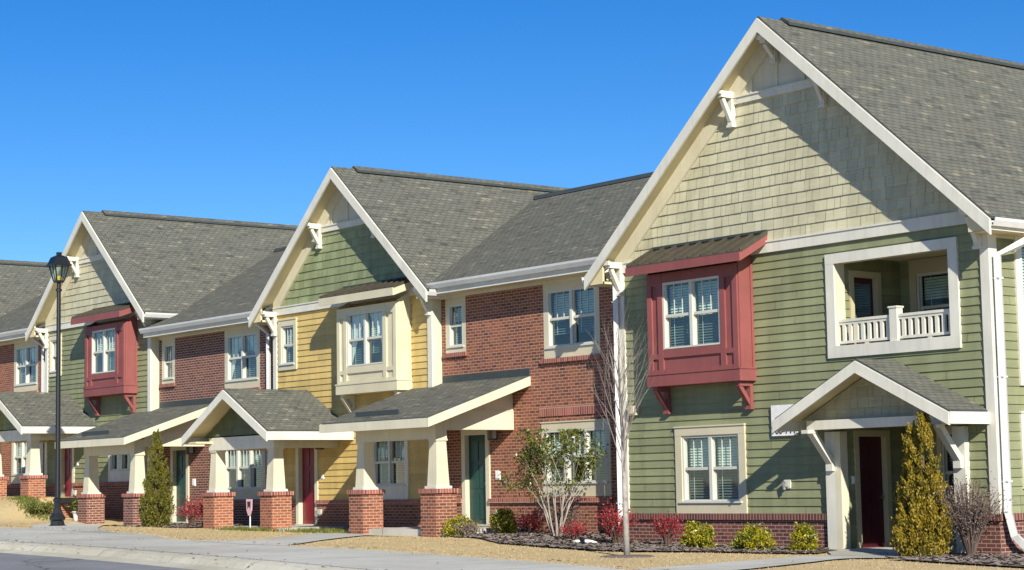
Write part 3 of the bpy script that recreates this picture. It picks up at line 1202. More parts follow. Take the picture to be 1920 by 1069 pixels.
        pier(root, -54.69, -2.5, -1.2, -0.10, 1.22)
        pier(root, -51.19, -2.5, -1.2, -0.10, 1.22)
        mb = MB()
        mb.box(-55.2, -50.1, -2.35, -0.05, -2.0, -1.19, 'concrete')
        mb.build('porch_slab', root)
    return root


# ------------------------------------------------------------------ brick link house with shed porch
def brick_house(du, dz, pal, label, curtain=None, porch=True, spout=True):
    frame(du, dz)
    W = 0.30
    L, Rr = -45.55, -37.05
    root = thing('brick_townhouse', label, 'townhouse', (-41.3, W, -1.2), 'brick townhouses along the street')
    F = mapF(W)
    ws = (-45.22, -44.52, 3.98, 5.20)
    wb = (-40.68, -38.66, 3.66, 5.20)
    wg = (-40.86, -38.34, 0.0, 1.42)
    dg = (-44.46, -43.50, -1.12, 1.40)
    mb = MB()
    op = [(ws[0] - 0.14, ws[1] + 0.14, ws[2] - 0.18, ws[3] + 0.25), (wb[0] - 0.16, wb[1] + 0.16, wb[2] - 0.3, wb[3] + 0.22),
          (wg[0] - 0.16, wg[1] + 0.16, wg[2] - 0.36, wg[3] + 0.2), (dg[0] - 0.17, dg[1] + 0.17, -3, dg[3] + 0.17)]
    flat_wall(mb, F, -2.2, 5.9, lambda z: L, lambda z: Rr, op, pal['brick'])
    mb.build('brick_wall', root)
    F2 = mapF(W - 0.05)
    for x0, x1 in ((L, dg[0] - 0.17), (dg[1] + 0.17, wg[1] + 0.2)):
        mb = MB()
        flat_wall(mb, F2, -2.2, -0.52, lambda z: x0, lambda z: x1, [], pal['brick'])
        mb.face([(x1, W - 0.05, -2.2), (x1, W, -2.2), (x1, W, -0.52), (x1, W - 0.05, -0.52)], pal['brick'])
        mb.box(x0, x1 + 0.03, W - 0.12, W + 0.02, -0.52, -0.40, pal['row'])
        mb.build('brick_base', root)
    for nm, q in (('brick_lintel', (wg[0] - 0.22, wg[1] + 0.22, 1.80, 2.06, -0.02, 0.03)),
                  ('brick_sill', (ws[0] - 0.22, ws[1] + 0.22, ws[2] - 0.30, ws[2] - 0.18, -0.02, 0.08)),
                  ('brick_sill', (wb[0] - 0.26, wb[1] + 0.22, wb[2] - 0.42, wb[2] - 0.30, -0.02, 0.08))):
        mb = MB()
        mb.mbox(F, *q, pal['row'])
        mb.build(nm, root)
    FR = mapF(W + 0.03)
    window(root, FR, *ws, n=1, casing=(0.14, 0.14, 0.25, 0.18), proud=0.03, blind='grey')
    window(root, FR, *wb, n=2, casing=(0.16, 0.16, 0.22, 0.3), proud=0.03, curtain=curtain, blind='grey' if curtain else 'half')
    window(root, FR, *wg, n=3, casing=(0.16, 0.16, 0.2, 0.36), proud=0.03)
    door(root, F, *dg, 'door_green')
    wall_light(root, F, -43.05, 1.40)
    small_box(root, F, -42.98, 0.25, 0.22, 0.26, 0.02, 'sign_white', 'number_plaque')
    hose_bib(root, mapF(W - 0.05), -42.9, -0.80)
    # --- main roof, front slope falling to the street
    zf, vf, vr, sl = 5.83, -0.35, 7.1, 0.483
    zr = zf + (vr - vf) * sl
    zat = lambda v: zf + (v - vf) * sl
    mb = MB()
    poly = [(-45.65, vf), (-37.02, vf), (-37.02, 0.35), (-35.8, 0.35), (-33.6, vr), (-49.95, vr), (-45.9, 0.35)]
    th = 0.10
    mb.solid([(u, v, zat(v) - th) for u, v in poly], [(u, v, zat(v)) for u, v in poly], 'flashing', 'shingle_roof', 'soffit_cream')
    mb.solid([(-49.95, vr, zr - th), (-33.6, vr, zr - th), (-33.6, 13.8, 6.2 - th), (-49.95, 13.8, 6.2 - th)],
             [(-49.95, vr, zr), (-33.6, vr, zr), (-33.6, 13.8, 6.2), (-49.95, 13.8, 6.2)], 'flashing', 'shingle_roof', 'soffit_cream')
    ro = mb.build('roof', root)
    mb = MB()
    mb.solid([(-49.6, vr - 0.24, zr - 0.09), (-33.8, vr - 0.24, zr - 0.09), (-33.8, vr + 0.24, zr - 0.09), (-49.6, vr + 0.24, zr - 0.09)],
             [(-49.6, vr - 0.05, zr + 0.075), (-33.8, vr - 0.05, zr + 0.075), (-33.8, vr + 0.05, zr + 0.075), (-49.6, vr + 0.05, zr + 0.075)],
             'flashing')  # dark colour all over paints the shadow line along the ridge
    mb.build('ridge_vent', ro)
    mb = MB()
    mb.box(-45.55, -37.1, vf + 0.04, W, zf - 0.33, zf - 0.27, 'soffit_cream')
    mb.box(-45.55, -37.1, vf + 0.0, vf + 0.04, zf - 0.35, zf - 0.07, 'white_trim')
    mb.box(-45.55, -37.1, W - 0.05, W, zf - 0.42, zf - 0.33, 'cream_trim')
    mb.build('eave_soffit', root)
    gutter(root, (-45.6, vf, zf - 0.03), (-37.15, vf, zf - 0.03), (0, -1, 0))
    if spout:
        if spout == 'corner':                    # on the corner board of the end house
            u = -36.98
            downspout(root, [(u - 0.45, vf - 0.07, zf - 0.22), (u - 0.32, vf - 0.10, zf - 0.50), (u, vf - 0.12, zf - 0.78), (u, vf - 0.12, -0.95),
                             (u - 0.02, vf - 0.3, -1.15)], 0.14)
        else:
            u = -37.32 - 0.42
            downspout(root, [(u + 0.1, vf - 0.07, zf - 0.2), (u + 0.1, vf - 0.02, zf - 0.4), (u, W - 0.12, zf - 0.75), (u, W - 0.12, -0.9),
                             (u - 0.05, W - 0.3, -1.1)])
    # --- shed porch
    if porch:
        v0, z0, u0, u1 = -3.14, 1.80, -46.70, -41.49
        m = 0.336
        zz = lambda v: z0 + (v - v0) * m
        mb = MB()
        th = 0.09
        poly = [(u0, v0), (u1, v0), (u1, W), (-45.56, W), (-45.56, -0.02), (u0, -0.02)]
        mb.solid([(u, v, zz(v) - th) for u, v in poly], [(u, v, zz(v)) for u, v in poly], 'flashing', 'shingle_roof', 'soffit_cream')
        sh = mb.build('porch_roof', root)
        mb = MB()
        mb.box(u0 - 0.0, u1 + 0.0, v0 - 0.05, v0 - 0.002, z0 - 0.27, z0 - 0.03, 'cream_trim')
        for x0, x1, ve in ((u1 - 0.0, u1 + 0.05, W - 0.01), (u0 - 0.05, u0, -0.02)):
            mb.solid([(x0, v0 - 0.052, z0 - 0.27), (x1, v0 - 0.052, z0 - 0.27), (x1, ve, zz(ve) - 0.27), (x0, ve, zz(ve) - 0.27)],
                     [(x0, v0 - 0.052, z0 - 0.035), (x1, v0 - 0.052, z0 - 0.035), (x1, ve, zz(ve) - 0.02), (x0, ve, zz(ve) - 0.02)], 'cream_trim')
        mb.build('fascia', sh)
        mb = MB()
        mb.mbox(mapF(W), -45.5, u1 + 0.02, zz(W) - 0.01, zz(W) + 0.20, 0.0, 0.03, 'flashing')
        mb.build('flashing', sh)
        mb = MB()
        mb.solid([(u0 + 1.1, v0 + 0.42, zz(v0 + 0.42)), (u0 + 3.2, v0 + 0.42, zz(v0 + 0.42)), (u0 + 3.2, v0 + 0.5, zz(v0 + 0.5)), (u0 + 1.1, v0 + 0.5, zz(v0 + 0.5))],
                 [(u0 + 1.1, v0 + 0.42, zz(v0 + 0.42) + 0.14), (u0 + 3.2, v0 + 0.42, zz(v0 + 0.42) + 0.14), (u0 + 3.2, v0 + 0.44, zz(v0 + 0.44) + 0.14), (u0 + 1.1, v0 + 0.44, zz(v0 + 0.44) + 0.14)], 'flashing')
        mb.build('rain_diverter', sh)
        mb = MB()
        ub, uw = -42.22, 0.40
        bz = 1.49
        mb.box(-46.08, ub, -2.40, -2.02, bz - 0.24, bz + 0.24, 'cream_trim')
        mb.box(ub - uw, ub, -2.02, W - 0.01, bz, bz + 0.50, 'cream_trim')
        mb.solid([(ub - 0.12, -2.02, bz + 0.50), (ub - 0.03, -2.02, bz + 0.50), (ub - 0.03, W - 0.01, bz + 0.50), (ub - 0.12, W - 0.01, bz + 0.50)],
                 [(ub - 0.12, -2.02, zz(-2.02) - 0.09), (ub - 0.03, -2.02, zz(-2.02) - 0.09), (ub - 0.03, W - 0.01, zz(W) - 0.09), (ub - 0.12, W - 0.01, zz(W) - 0.09)], 'cream_trim')
        mb.box(ub - 0.03, ub + 0.012, -2.02, W - 0.01, bz + 0.50, bz + 0.53, 'cream_trim')
        mb.box(-46.06, -45.7, -2.02, -0.02, bz - 0.2, bz + 0.20, 'cream_trim')
        mb.box(-45.7, ub - uw, -2.02, -0.02, bz + 0.20, bz + 0.24, 'soffit_cream')
        mb.build('porch_beam', root)
        pier(root, -42.73, -2.55, -1.2, -0.09, bz - 0.24, mat=pal['pier'])
        pier(root, -46.22, -2.55, -1.2, -0.09, bz - 0.24, mat=pal['pier'])
        mb = MB()
        mb.box(-46.6, -41.9, -2.35, W - 0.08, -2.0, -1.185, 'concrete')
        mb.build('porch_slab', root)
    return root


# ------------------------------------------------------------------ the big end house
def end_house():
    frame(0, 0, 0.99)
    L, Rr, uc = -37.30, -25.60, -31.50
    root = thing('end_townhouse', 'large sage green gabled end house with red bay window and recessed balcony', 'townhouse', (uc, 0, -1.6))
    F = mapF(0.0)
    SL = 0.856
    zap = 10.88
    wg = (-35.12, -33.13, -0.52, 1.10)
    gal = (-29.90, -26.62, 2.98, 4.86)
    ent = (-29.80, -26.62, -1.7, 1.16)
    mb = MB()
    lap_wall(mb, F, -0.82, 5.34, lambda z: L, lambda z: Rr, [wg, gal, ent], 'sage_siding')
    sw1 = (1.05, 2.75, 2.1, 4.95)
    sw2 = (1.0, 2.75, -0.1, 1.1)
    lap_wall(mb, mapR(Rr), -0.82, 5.5, lambda z: 0.0, lambda z: 14.5, [sw1, sw2], 'sage_siding')
    flat_wall(mb, mapL(L), -0.8, 5.5, lambda z: 0.0, lambda z: 14.5, [], 'sage_siding')
    mb.face([(L, 14.5, -1.6), (Rr, 14.5, -1.6), (Rr, 14.5, 5.4), (uc, 14.5, zap - 0.2), (L, 14.5, 5.4)], 'sage_siding')
    # inside of the balcony and the entry
    gd, ed = 2.28, 2.3
    lap_wall(mb, mapR(gal[0] - 0.05), 2.7, 5.1, lambda z: 0.05, lambda z: gd, [(0.62, 1.42, 2.72, 4.60)], 'sage_siding')
    lap_wall(mb, mapF(gd), 2.7, 5.1, lambda z: gal[0] - 0.05, lambda z: gal[1] + 0.4, [(-29.42, -27.0, 3.1, 4.70)], 'sage_siding')
    lap_wall(mb, mapR(ent[0] - 0.05), -1.65, 1.3, lambda z: 0.05, lambda z: ed, [(0.48, 1.40, -1.6, 0.93)], 'sage_siding')
    lap_wall(mb, mapF(ed), -1.65, 1.3, lambda z: ent[0] - 0.05, lambda z: ent[1] + 0.4, [(-28.9, -27.1, -0.85, 1.0)], 'sage_siding')
    mb.face([(ent[1] + 0.08, 0.02, -1.7), (ent[1] + 0.08, ed, -1.7), (ent[1] + 0.08, ed, 1.3), (ent[1] + 0.08, 0.02, 1.3)], 'sage_siding')
    mb.face([(gal[1] + 0.1, 0.02, 2.7), (gal[1] + 0.1, gd, 2.7), (gal[1] + 0.1, gd, 5.1), (gal[1] + 0.1, 0.02, 5.1)], 'sage_siding')
    mb.build('siding_wall', root)
    for nm, q in (('balcony_floor', (gal[0] - 0.05, gal[1] + 0.1, 0.02, gd, 2.66, 2.72, 'kerb_concrete')),
                  ('balcony_ceiling', (gal[0] - 0.05, gal[1] + 0.1, 0.02, gd, 5.05, 5.10, 'soffit_cream')),
                  ('entry_ceiling', (ent[0] - 0.05, ent[1] + 0.08, 0.02, ed, 1.20, 1.26, 'soffit_cream')),
                  ('entry_slab', (ent[0] - 0.05, ent[1] + 0.08, -0.3, ed, -2.2, -1.59, 'concrete'))):
        mb = MB()
        mb.box(*q)
        mb.build(nm, root)
    # --- brick base
    mb = MB()
    e0, e1 = -30.08, -26.3
    flat_wall(mb, mapF(-0.07), -2.6, -0.95, lambda z: L - 0.05, lambda z: Rr + 0.07, [(e0, e1, -3, 0)], 'brick_dark')
    mb.face([(Rr + 0.07, -0.07, -2.6), (Rr + 0.07, 14.5, -2.6), (Rr + 0.07, 14.5, -0.95), (Rr + 0.07, -0.07, -0.95)], 'brick_dark')
    mb.face([(L - 0.05, -0.07, -2.6), (L - 0.05, 14.5, -2.6), (L - 0.05, 14.5, -0.95), (L - 0.05, -0.07, -0.95)], 'brick_dark')
    for x0, x1 in ((L - 0.1, e0), (e1, Rr + 0.12)):
        mb.box(x0, x1, -0.13, 0.0, -0.95, -0.80, 'rowlock_dark')
    mb.box(Rr, Rr + 0.13, 0.0, 14.5, -0.95, -0.80, 'rowlock_dark')
    mb.build('brick_base', root)
    # --- gable
    wall_top = lambda u: zap - 0.10 - abs(u - uc) * SL
    hw = lambda z: (zap - 0.10 - z) / SL
    zb2, zt2 = 5.62, 9.05
    mb = MB()
    shake_wall(mb, F, [(uc - hw(zb2), zb2), (uc + hw(zb2), zb2), (uc + hw(zt2), zt2), (uc - hw(zt2), zt2)], 'tan_shake', 0.262)
    mb.build('shake_gable', root)
    mb = MB()
    mb.face([(uc - hw(9.1), -0.005, 9.1), (uc + hw(9.1), -0.005, 9.1), (uc, -0.005, zap - 0.1)], 'cream_trim')
    for x in (-0.02, -0.85, 0.85):
        mb.box(uc + x - 0.045, uc + x + 0.045, -0.04, -0.005, 9.24, wall_top(uc + x) - 0.02, 'cream_trim')
    mb.build('gable_panel', root)
    mb = MB()
    T = 'white_trim'
    mb.box(L - 0.03, Rr + 0.03, -0.075, 0.0, 5.34, 5.58, T)
    mb.box(L - 0.04, Rr + 0.04, -0.10, 0.0, 5.58, 5.62, T)
    mb.box(uc - hw(9.1), uc + hw(9.1), -0.07, 0.0, 9.05, 9.20, T)
    mb.box(uc - hw(9.22), uc + hw(9.22), -0.10, 0.0, 9.20, 9.24, T)
    mb.box(L - 0.04, L + 0.18, -0.06, 0.0, -0.80, 5.34, T)
    mb.box(Rr - 0.17, Rr + 0.06, -0.06, 0.0, -0.80, 5.34, T)
    mb.box(Rr, Rr + 0.058, 0.0, 0.22, -0.80, 5.34, T)
    mb.box(Rr, Rr + 0.05, 0.22, 14.5, 5.0, 5.2, 'cream_trim')
    for sg in (-1, 1):
        wd = 0.36
        u1 = uc + sg * (Rr - uc + 0.02)
        a = [(uc, 0, zap - 0.11 - wd * 1.3), (u1, 0, wall_top(u1) - wd * 1.3), (u1, 0, wall_top(u1) - 0.003), (uc, 0, zap - 0.103)]
        mb.solid([(x, -0.085, z) for x, y, z in a], [(x, -0.002, z) for x, y, z in a], 'cream_trim')
    # balcony and entry surrounds
    c = 0.25
    a0, a1, z0, z1 = gal
    mb.box(a0 - c, a0, -0.07, 0.0, z0, z1, T)
    mb.box(a1, a1 + c, -0.07, 0.0, z0, z1, T)
    mb.box(a0 - c, a1 + c, -0.074, 0.0, z1, z1 + c - 0.02, T)
    mb.box(a0 - c, a1 + c, -0.074, 0.0, z0 - c - 0.02, z0, T)
    mb.box(a0 - 0.045, a0 - 0.005, 0.0, 0.30, z0 - 0.25, z1 + 0.2, 'cream_trim')
    mb.box(a1 + 0.02, a1 + 0.09, 0.0, 0.30, z0 - 0.25, z1 + 0.2, 'cream_trim')
    mb.box(a0, a1, 0.0, 0.30, z1 + 0.02, z1 + 0.10, 'cream_trim')
    mb.box(a0, a1, 0.0, 0.30, z0 - 0.14, z0 - 0.03, T)
    mb.build('trim_boards', root)
    # --- roof
    gable_roof(root, uc, zap, 6.46, SL, -0.6, 15.2, barge=0.33)
    ze = zap - 6.46 * SL
    mb = MB()
    for sg in (-1, 1):
        mb = MB()
        u0, u1 = uc + sg * 5.85, uc + sg * 6.43
        mb.box(min(u0, u1), max(u0, u1), -0.55, 15.1, ze - 0.28, ze - 0.22, 'soffit_cream')
        mb.box(min(u1, u1 + sg * 0.03), max(u1, u1 + sg * 0.03), -0.6, 15.1, ze - 0.29, ze - 0.06, T)
        mb.solid([(u0, -0.56, ze - 0.28), (u1, -0.56, ze - 0.28), (u0, -0.56, ze + 0.3)],
                 [(u0, -0.5, ze - 0.28), (u1, -0.5, ze - 0.28), (u0, -0.5, ze + 0.3)], 'soffit_cream')
        mb.build('eave_soffit', root)
    for sg in (-1, 1):
        gutter(root, (uc + sg * 6.46, -0.62, ze - 0.05), (uc + sg * 6.46, 15.1, ze - 0.05), (sg, 0, 0))
    for u, zt, h in ((uc - 1.50, 9.36, 0.80), (uc + 1.50, 9.36, 0.80), (uc - 5.72, 5.62, 0.8), (uc + 5.72, 5.62, 0.8), (uc, 10.42, 0.55)):
        gable_bracket(root, u, 0.0, zt, h=h)
    # --- windows and doors
    window(root, F, *wg, n=2, casing=(0.22, 0.22, 0.2, 0.28), cas_mat='casing_tan')
    window(root, mapF(gd), -29.42, -27.0, 3.1, 4.70, n=2, casing=(0.2, 0.2, 0.3, 0.2), cas_mat='casing_shade', blind='grey', muntin=False)
    window(root, mapF(ed), -28.9, -27.1, -0.85, 1.0, n=2, casing=(0.12, 0.12, 0.1, 0.15), blind='grey', muntin=False)
    door(root, mapR(gal[0] - 0.05), 0.62, 1.42, 2.72, 4.60, 'door_maroon', casing=0.14, lite=True, cas_mat='casing_shade', label='maroon balcony door with a slatted blind behind its glass')
    door(root, mapR(ent[0] - 0.05), 0.48, 1.40, -1.59, 0.93, 'door_maroon', casing=0.14, cas_mat='casing_shade', label='dark maroon front door inside the recessed entry')
    window(root, mapR(Rr), *sw1, n=2, casing=(0.2, 0.2, 0.22, 0.22), cas_mat=T)
    window(root, mapR(Rr), *sw2, n=2, casing=(0.2, 0.2, 0.2, 0.2), cas_mat=T)
    small_box(root, mapR(ent[0] - 0.05), 0.27, -0.05, 0.1, 0.18, 0.03, 'sign_white', 'door_bell')
    bay(root, -35.70, -32.54, 0.5, 2.36, 5.12, (-36.0, -31.98, 0.95, 5.34, 5.83, 0.22), (-35.15, -33.13, 3.22, 4.88), 'bay_red', 'bay_red', brz=0.62)
    # --- balcony railing
    rl = MB()
    rl.box(a0, a1, 0.05, 0.16, 3.52, 3.58, 'white_trim')
    rl.box(a0, a1, 0.07, 0.14, 3.46, 3.52, 'white_trim')
    rl.box(a0, a1, 0.06, 0.15, 3.03, 3.09, 'white_trim')
    rl.box(-28.36, -28.15, 0.0, 0.21, 2.86, 3.72, 'white_trim')
    rl.box(-28.38, -28.13, -0.02, 0.23, 3.72, 3.76, 'white_trim')
    for x in (-29.1, -27.3):
        rl.box(x - 0.05, x + 0.05, 0.06, 0.15, 2.86, 3.02, 'white_trim')
    ro = rl.build('railing', root)
    for x0, x1, n in ((a0 + 0.04, -28.38, 8), (-28.12, a1 - 0.02, 8)):
        for i in range(n):
            x = x0 + (x1 - x0) * (i + 0.5) / n
            bl = MB()
            bl.box(x - 0.042, x + 0.042, 0.07, 0.14, 3.09, 3.46, 'white_trim')
            bl.build('baluster', ro)
    # --- entry portico
    pc, pz, ph, ps = -28.22, 2.56, 2.48, 0.485
    pr = gable_roof(root, pc, pz, ph, ps, -1.30, 0.0, th=0.09, barge=0.26, name='portico_roof', vent=False)
    pe = pz - ph * ps
    mb = MB()
    for sg in (-1, 1):
        mb = MB()
        u1 = pc + sg * ph
        mb.box(min(u1, u1 + sg * 0.05), max(u1, u1 + sg * 0.05), -1.34, -0.005, pe - 0.29, pe - 0.04, T)
        mb.build('fascia', pr)
    mb = MB()
    mb.box(-30.2, -26.25, -0.80, -0.50, 1.08, 1.285, T)
    mb.box(-30.15, -29.85, -0.50, -0.07, 1.08, 1.24, T)
    mb.box(-26.6, -26.3, -0.50, -0.07, 1.08, 1.24, T)
    mb.box(-30.6, -25.9, -0.5, -0.06, 1.28, 1.31, 'soffit_cream')
    mb.build('portico_beam', root)
    mb = MB()
    hp = lambda z: (pz - 0.12 - z) / ps
    shake_wall(mb, mapF(-0.52), [(pc - hp(1.29), 1.29), (pc + hp(1.29), 1.29), (pc, pz - 0.12)], 'porch_shake', 0.24)
    mb.build('portico_gable', root)
    mb = MB()
    mb.box(-30.26, -29.98, -0.16, 0.0, -1.62, 1.04, T)
    mb.box(-29.98, -29.80, -0.16, 0.08, -1.62, 1.04, 'cream_trim')
    mb.build('portico_post', root)
    mb = MB()
    mb.box(-26.62, -26.30, -0.16, 0.05, -1.62, 1.04, T)
    mb.build('portico_post', root)
    for u, mt in ((-30.08, T), (-26.46, T)):
        mb = MB()
        mb.bar((u, -0.12, 0.28), (u, -0.80, 1.06), 0.17, 0.13, mt)
        mb.box(u - 0.1, u + 0.1, -0.24, -0.16, 0.16, 0.34, mt)
        mb.box(u - 0.1, u + 0.1, -1.0, -0.7, 1.0, 1.08, mt)
        mb.build('bracket', root)
    # downspout on the right corner
    ud = Rr + 0.16
    downspout(root, [(Rr + 0.62, 0.95, ze - 0.22), (Rr + 0.5, 0.72, ze - 0.42), (ud, 0.10, ze - 0.75), (ud, 0.10, -0.55),
                     (ud + 0.05, 0.02, -0.75), (ud + 0.14, 0.08, -1.25), (ud + 0.2, 0.3, -1.45), (ud + 0.3, 0.7, -1.55)], 0.165)
    # spigot and wall lamp on the siding
    hose_bib(root, mapF(0.0), -31.58, -0.12)
    small_box(root, F, -36.83, 1.80, 0.30, 0.24, 0.16, 'casing_tan', 'vent_hood')
    # address sign
    sb = MB()
    sb.mbox(F, -31.98, -31.18, 1.00, 1.72, 0.04, 0.09, 'sign_white')
    for x in (-31.8, -31.36):
        sb.mbox(F, x - 0.04, x + 0.04, 1.1, 1.6, 0.0, 0.04, 'meter_grey')
    so = sb.build('address_sign', root, 'white address board half hidden by the portico roof')
    so['label'] = 'white address board half hidden by the portico roof'
    for txt, zz in (('700-711', 1.05),):
        cu = bpy.data.curves.new('lettering', 'FONT')
        cu.body = txt
        cu.size = 0.235 * S
        cu.align_x = 'CENTER'
        cu.extrude = 0.004
        tmp = bpy.data.objects.new('tmp_lettering', cu)
        COL.objects.link(tmp)
        bpy.context.view_layer.update()
        me = bpy.data.meshes.new_from_object(tmp.evaluated_get(bpy.context.evaluated_depsgraph_get()))
        bpy.data.objects.remove(tmp)
        rot = Matrix.Translation(Vector(P(-31.58, -0.097, zz)) - root.location) @ Matrix.Rotation(math.pi / 2, 4, 'X')
        me.transform(rot)
        me.materials.clear()
        me.materials.append(MATS['sign_ink'])
        lo = bpy.data.objects.new('lettering', me)
        COL.objects.link(lo)
        lo.parent = so
    return root


GREEN = dict(siding='sage_siding', brick='brick_red', shake='tan_shake', bay='bay_red', fascia='bay_red', casing='casing_tan', porch='green_shake')
YELLOW = dict(siding='yellow_siding', brick='brick_red', shake='green_shake', bay='bay_cream', fascia='casing_tan', casing='casing_tan', porch='dark_green_shake')
RED = dict(brick='brick_red', row='rowlock_red', pier='brick_red')
BROWN = dict(brick='brick_brown', row='rowlock_red', pier='brick_brown')

end_house()
brick_house(0, 0, RED, 'red brick house between the yellow gabled house and the big green end house', spout='corner')
gabled_house(0, 0, YELLOW, 'yellow sided gabled house with cream bay window and green shake gable', curtain='sides')
brick_house(-17.36, 0, BROWN, 'brown brick house left of the yellow gabled house, white curtain upstairs', curtain='sides')
gabled_house(-17.36, 0.74, GREEN, 'pale green gabled house with red bay window behind the street lamp')
brick_house(-34.72, 0.74, RED, 'red brick house at the left edge, only its right half in the frame', curtain='swag')
frame()
_mb = MB()
_mb.box(-67.3, -66.9, -2.75, -0.08, -2.4, -0.50, 'brick_red')
_mb.box(-67.34, -66.86, -2.79, -0.08, -0.50, -0.40, 'rowlock_red')
tag(_mb.build('retaining_wall'), 'low red brick retaining wall beside the raised porch behind the street lamp', 'retaining wall')
gabled_house(-34.72, 0.80, YELLOW, 'farthest house, only its shingled roof slope showing at the left edge', detail=False)

# ------------------------------------------------------------------ ground
frame()


def sstep(a, b, x):
    t_ = min(1, max(0, (x - a) / (b - a)))
    return t_ * t_ * (3 - 2 * t_)


KERB = [(-240, -3.0), (-90, -11.8), (-58, -13.35), (-47, -13.45), (-42, -13.5), (-38, -13.75), (-33.4, -14.2), (-30.4, -14.6), (-25, -15.4), (-15, -17.2), (0, -20.5), (30, -29), (120, -60)]


def kerb_v(u):
    for (a, b), (c, d) in zip(KERB[:-1], KERB[1:]):
        if u <= c:
            return b + (d - b) * (u - a) / (c - a)
    return KERB[-1][1]


def terrain0(u, v):
    z = -1.1 - 0.0121 * (max(-95, min(10, u)) + 58.8)
    z -= 0.17 * sstep(-39, -36, u) * sstep(-6.5, -1.5, v) * (1 - sstep(-22, -16, u))
    z -= 0.13 * sstep(-64, -62, u) * sstep(-4.5, -3.0, v) * (1 - sstep(-42, -38, u)) * (0.55 if u > -56 else 1.0)
    edge = sstep(-67.25, -66.95, u) if v > -2.75 else sstep(-66.6, -63.9, u)
    z += 0.78 * (1 - edge) * sstep(-6.6, -3.1, v) * (1 + 0.07 * math.sin(u * 2.1) * sstep(-6, -4.5, v) * (1 - sstep(-4, -3.2, v)))
    return z


def terrain(u, v):
    z = terrain0(u, v)
    k = kerb_v(u)
    if v < k + 0.85:
        z -= 0.45 * (1 - sstep(k + 0.35, k + 0.85, v))
    return z


def lattice(lo, hi, c0, c1, fine, coarse):
    xs, x = [], lo
    while x < hi - 1e-6:
        xs.append(x)
        x += fine if c0 <= x < c1 else coarse
    xs.append(hi)
    return xs


UL = lattice(-900, 700, -90, -10, 0.5, 20)
VL = lattice(-600, 600, -30, 10, 0.5, 15)
mb = MB()
k = mb.mi('lawn_soil')
for v in VL:
    for u in UL:
        mb.v.append(P(u, v, terrain(u, v)))
nu = len(UL)
for j in range(len(VL) - 1):
    for i in range(nu - 1):
        mb.f.append((j * nu + i, j * nu + i + 1, (j + 1) * nu + i + 1, (j + 1) * nu + i))
        mb.m.append(k)
mb.build('ground', kind='structure', smooth=True, up=True)


def sheet(name, poly, dz, mat, zfun=terrain0, step=0.5, kind='structure'):
    """flat polygon cut on the ground lattice and draped over it"""
    bm = bmesh.new()
    vs = [bm.verts.new((p[0], p[1], 0)) for p in poly]
    bm.faces.new(vs)
    bmesh.ops.triangulate(bm, faces=bm.faces[:])
    us = [p[0] for p in poly]
    ws = [p[1] for p in poly]
    for ax, a, b in ((0, min(us), max(us)), (1, min(ws), max(ws))):
        x = math.floor(a / step) * step
        while x < b:
            co = (x, 0, 0) if ax == 0 else (0, x, 0)
            no = (1, 0, 0) if ax == 0 else (0, 1, 0)
            bmesh.ops.bisect_plane(bm, geom=bm.verts[:] + bm.edges[:] + bm.faces[:], plane_co=co, plane_no=no)
            x += step
    m = MB()
    k = m.mi(mat)
    idx = {}
    for v in bm.verts:
        idx[v] = len(m.v)
        m.v.append(P(v.co.x, v.co.y, zfun(v.co.x, v.co.y) + dz))
    for f in bm.faces:
        m.f.append(tuple(idx[v] for v in f.verts))
        m.m.append(k)
    bm.free()
    return m.build(name, kind=kind, up=True)


WALK_TOP = [(-100, -5.5), (-75, -7.0), (-66, -7.3), (-59, -7.5), (-54, -7.45), (-50, -7.45), (-48, -7.8), (-46, -8.5), (-44.5, -8.95), (-42, -9.2), (-38.5, -9.3), (-35, -9.35), (-32, -9.7), (-28, -10.3), (-25.65, -10.75), (-22, -11.6), (-14, -13.8), (0, -18)]
KB = [(u, v) for u, v in KERB if -100 < u < 10]
us = [u / 1.0 for u in range(-100, 1, 2)]
backkerb = [(u, kerb_v(u) + 1.0) for u in us]
sheet('pavement', WALK_TOP + list(reversed(backkerb)), 0.025, 'concrete')
# rolled kerb and gutter pan
mb = MB()
prof = [(1.0, 0.02), (0.80, 0.02), (0.62, -0.02), (0.48, -0.13), (0.0, -0.17), (0.0, -0.30)]
for a, b in zip(us[:-1], us[1:]):
    for (o0, z0), (o1, z1) in zip(prof[:-1], prof[1:]):
        q = [(a, kerb_v(a) + o0, z0), (b, kerb_v(b) + o0, z0), (b, kerb_v(b) + o1, z1), (a, kerb_v(a) + o1, z1)]
        mb.face([(u, v, terrain0(u, v) + z) for u, v, z in q], 'kerb_concrete')
mb.build('kerb', kind='structure', up=True)
road_edge = [(u, kerb_v(u) + 0.02) for u in range(-240, 121, 4)]
sheet('road', road_edge + [(120, -130), (-240, -130)], -0.175, 'asphalt', step=4.0)  # real road, plus unseen asphalt added behind the camera to cut bounced light
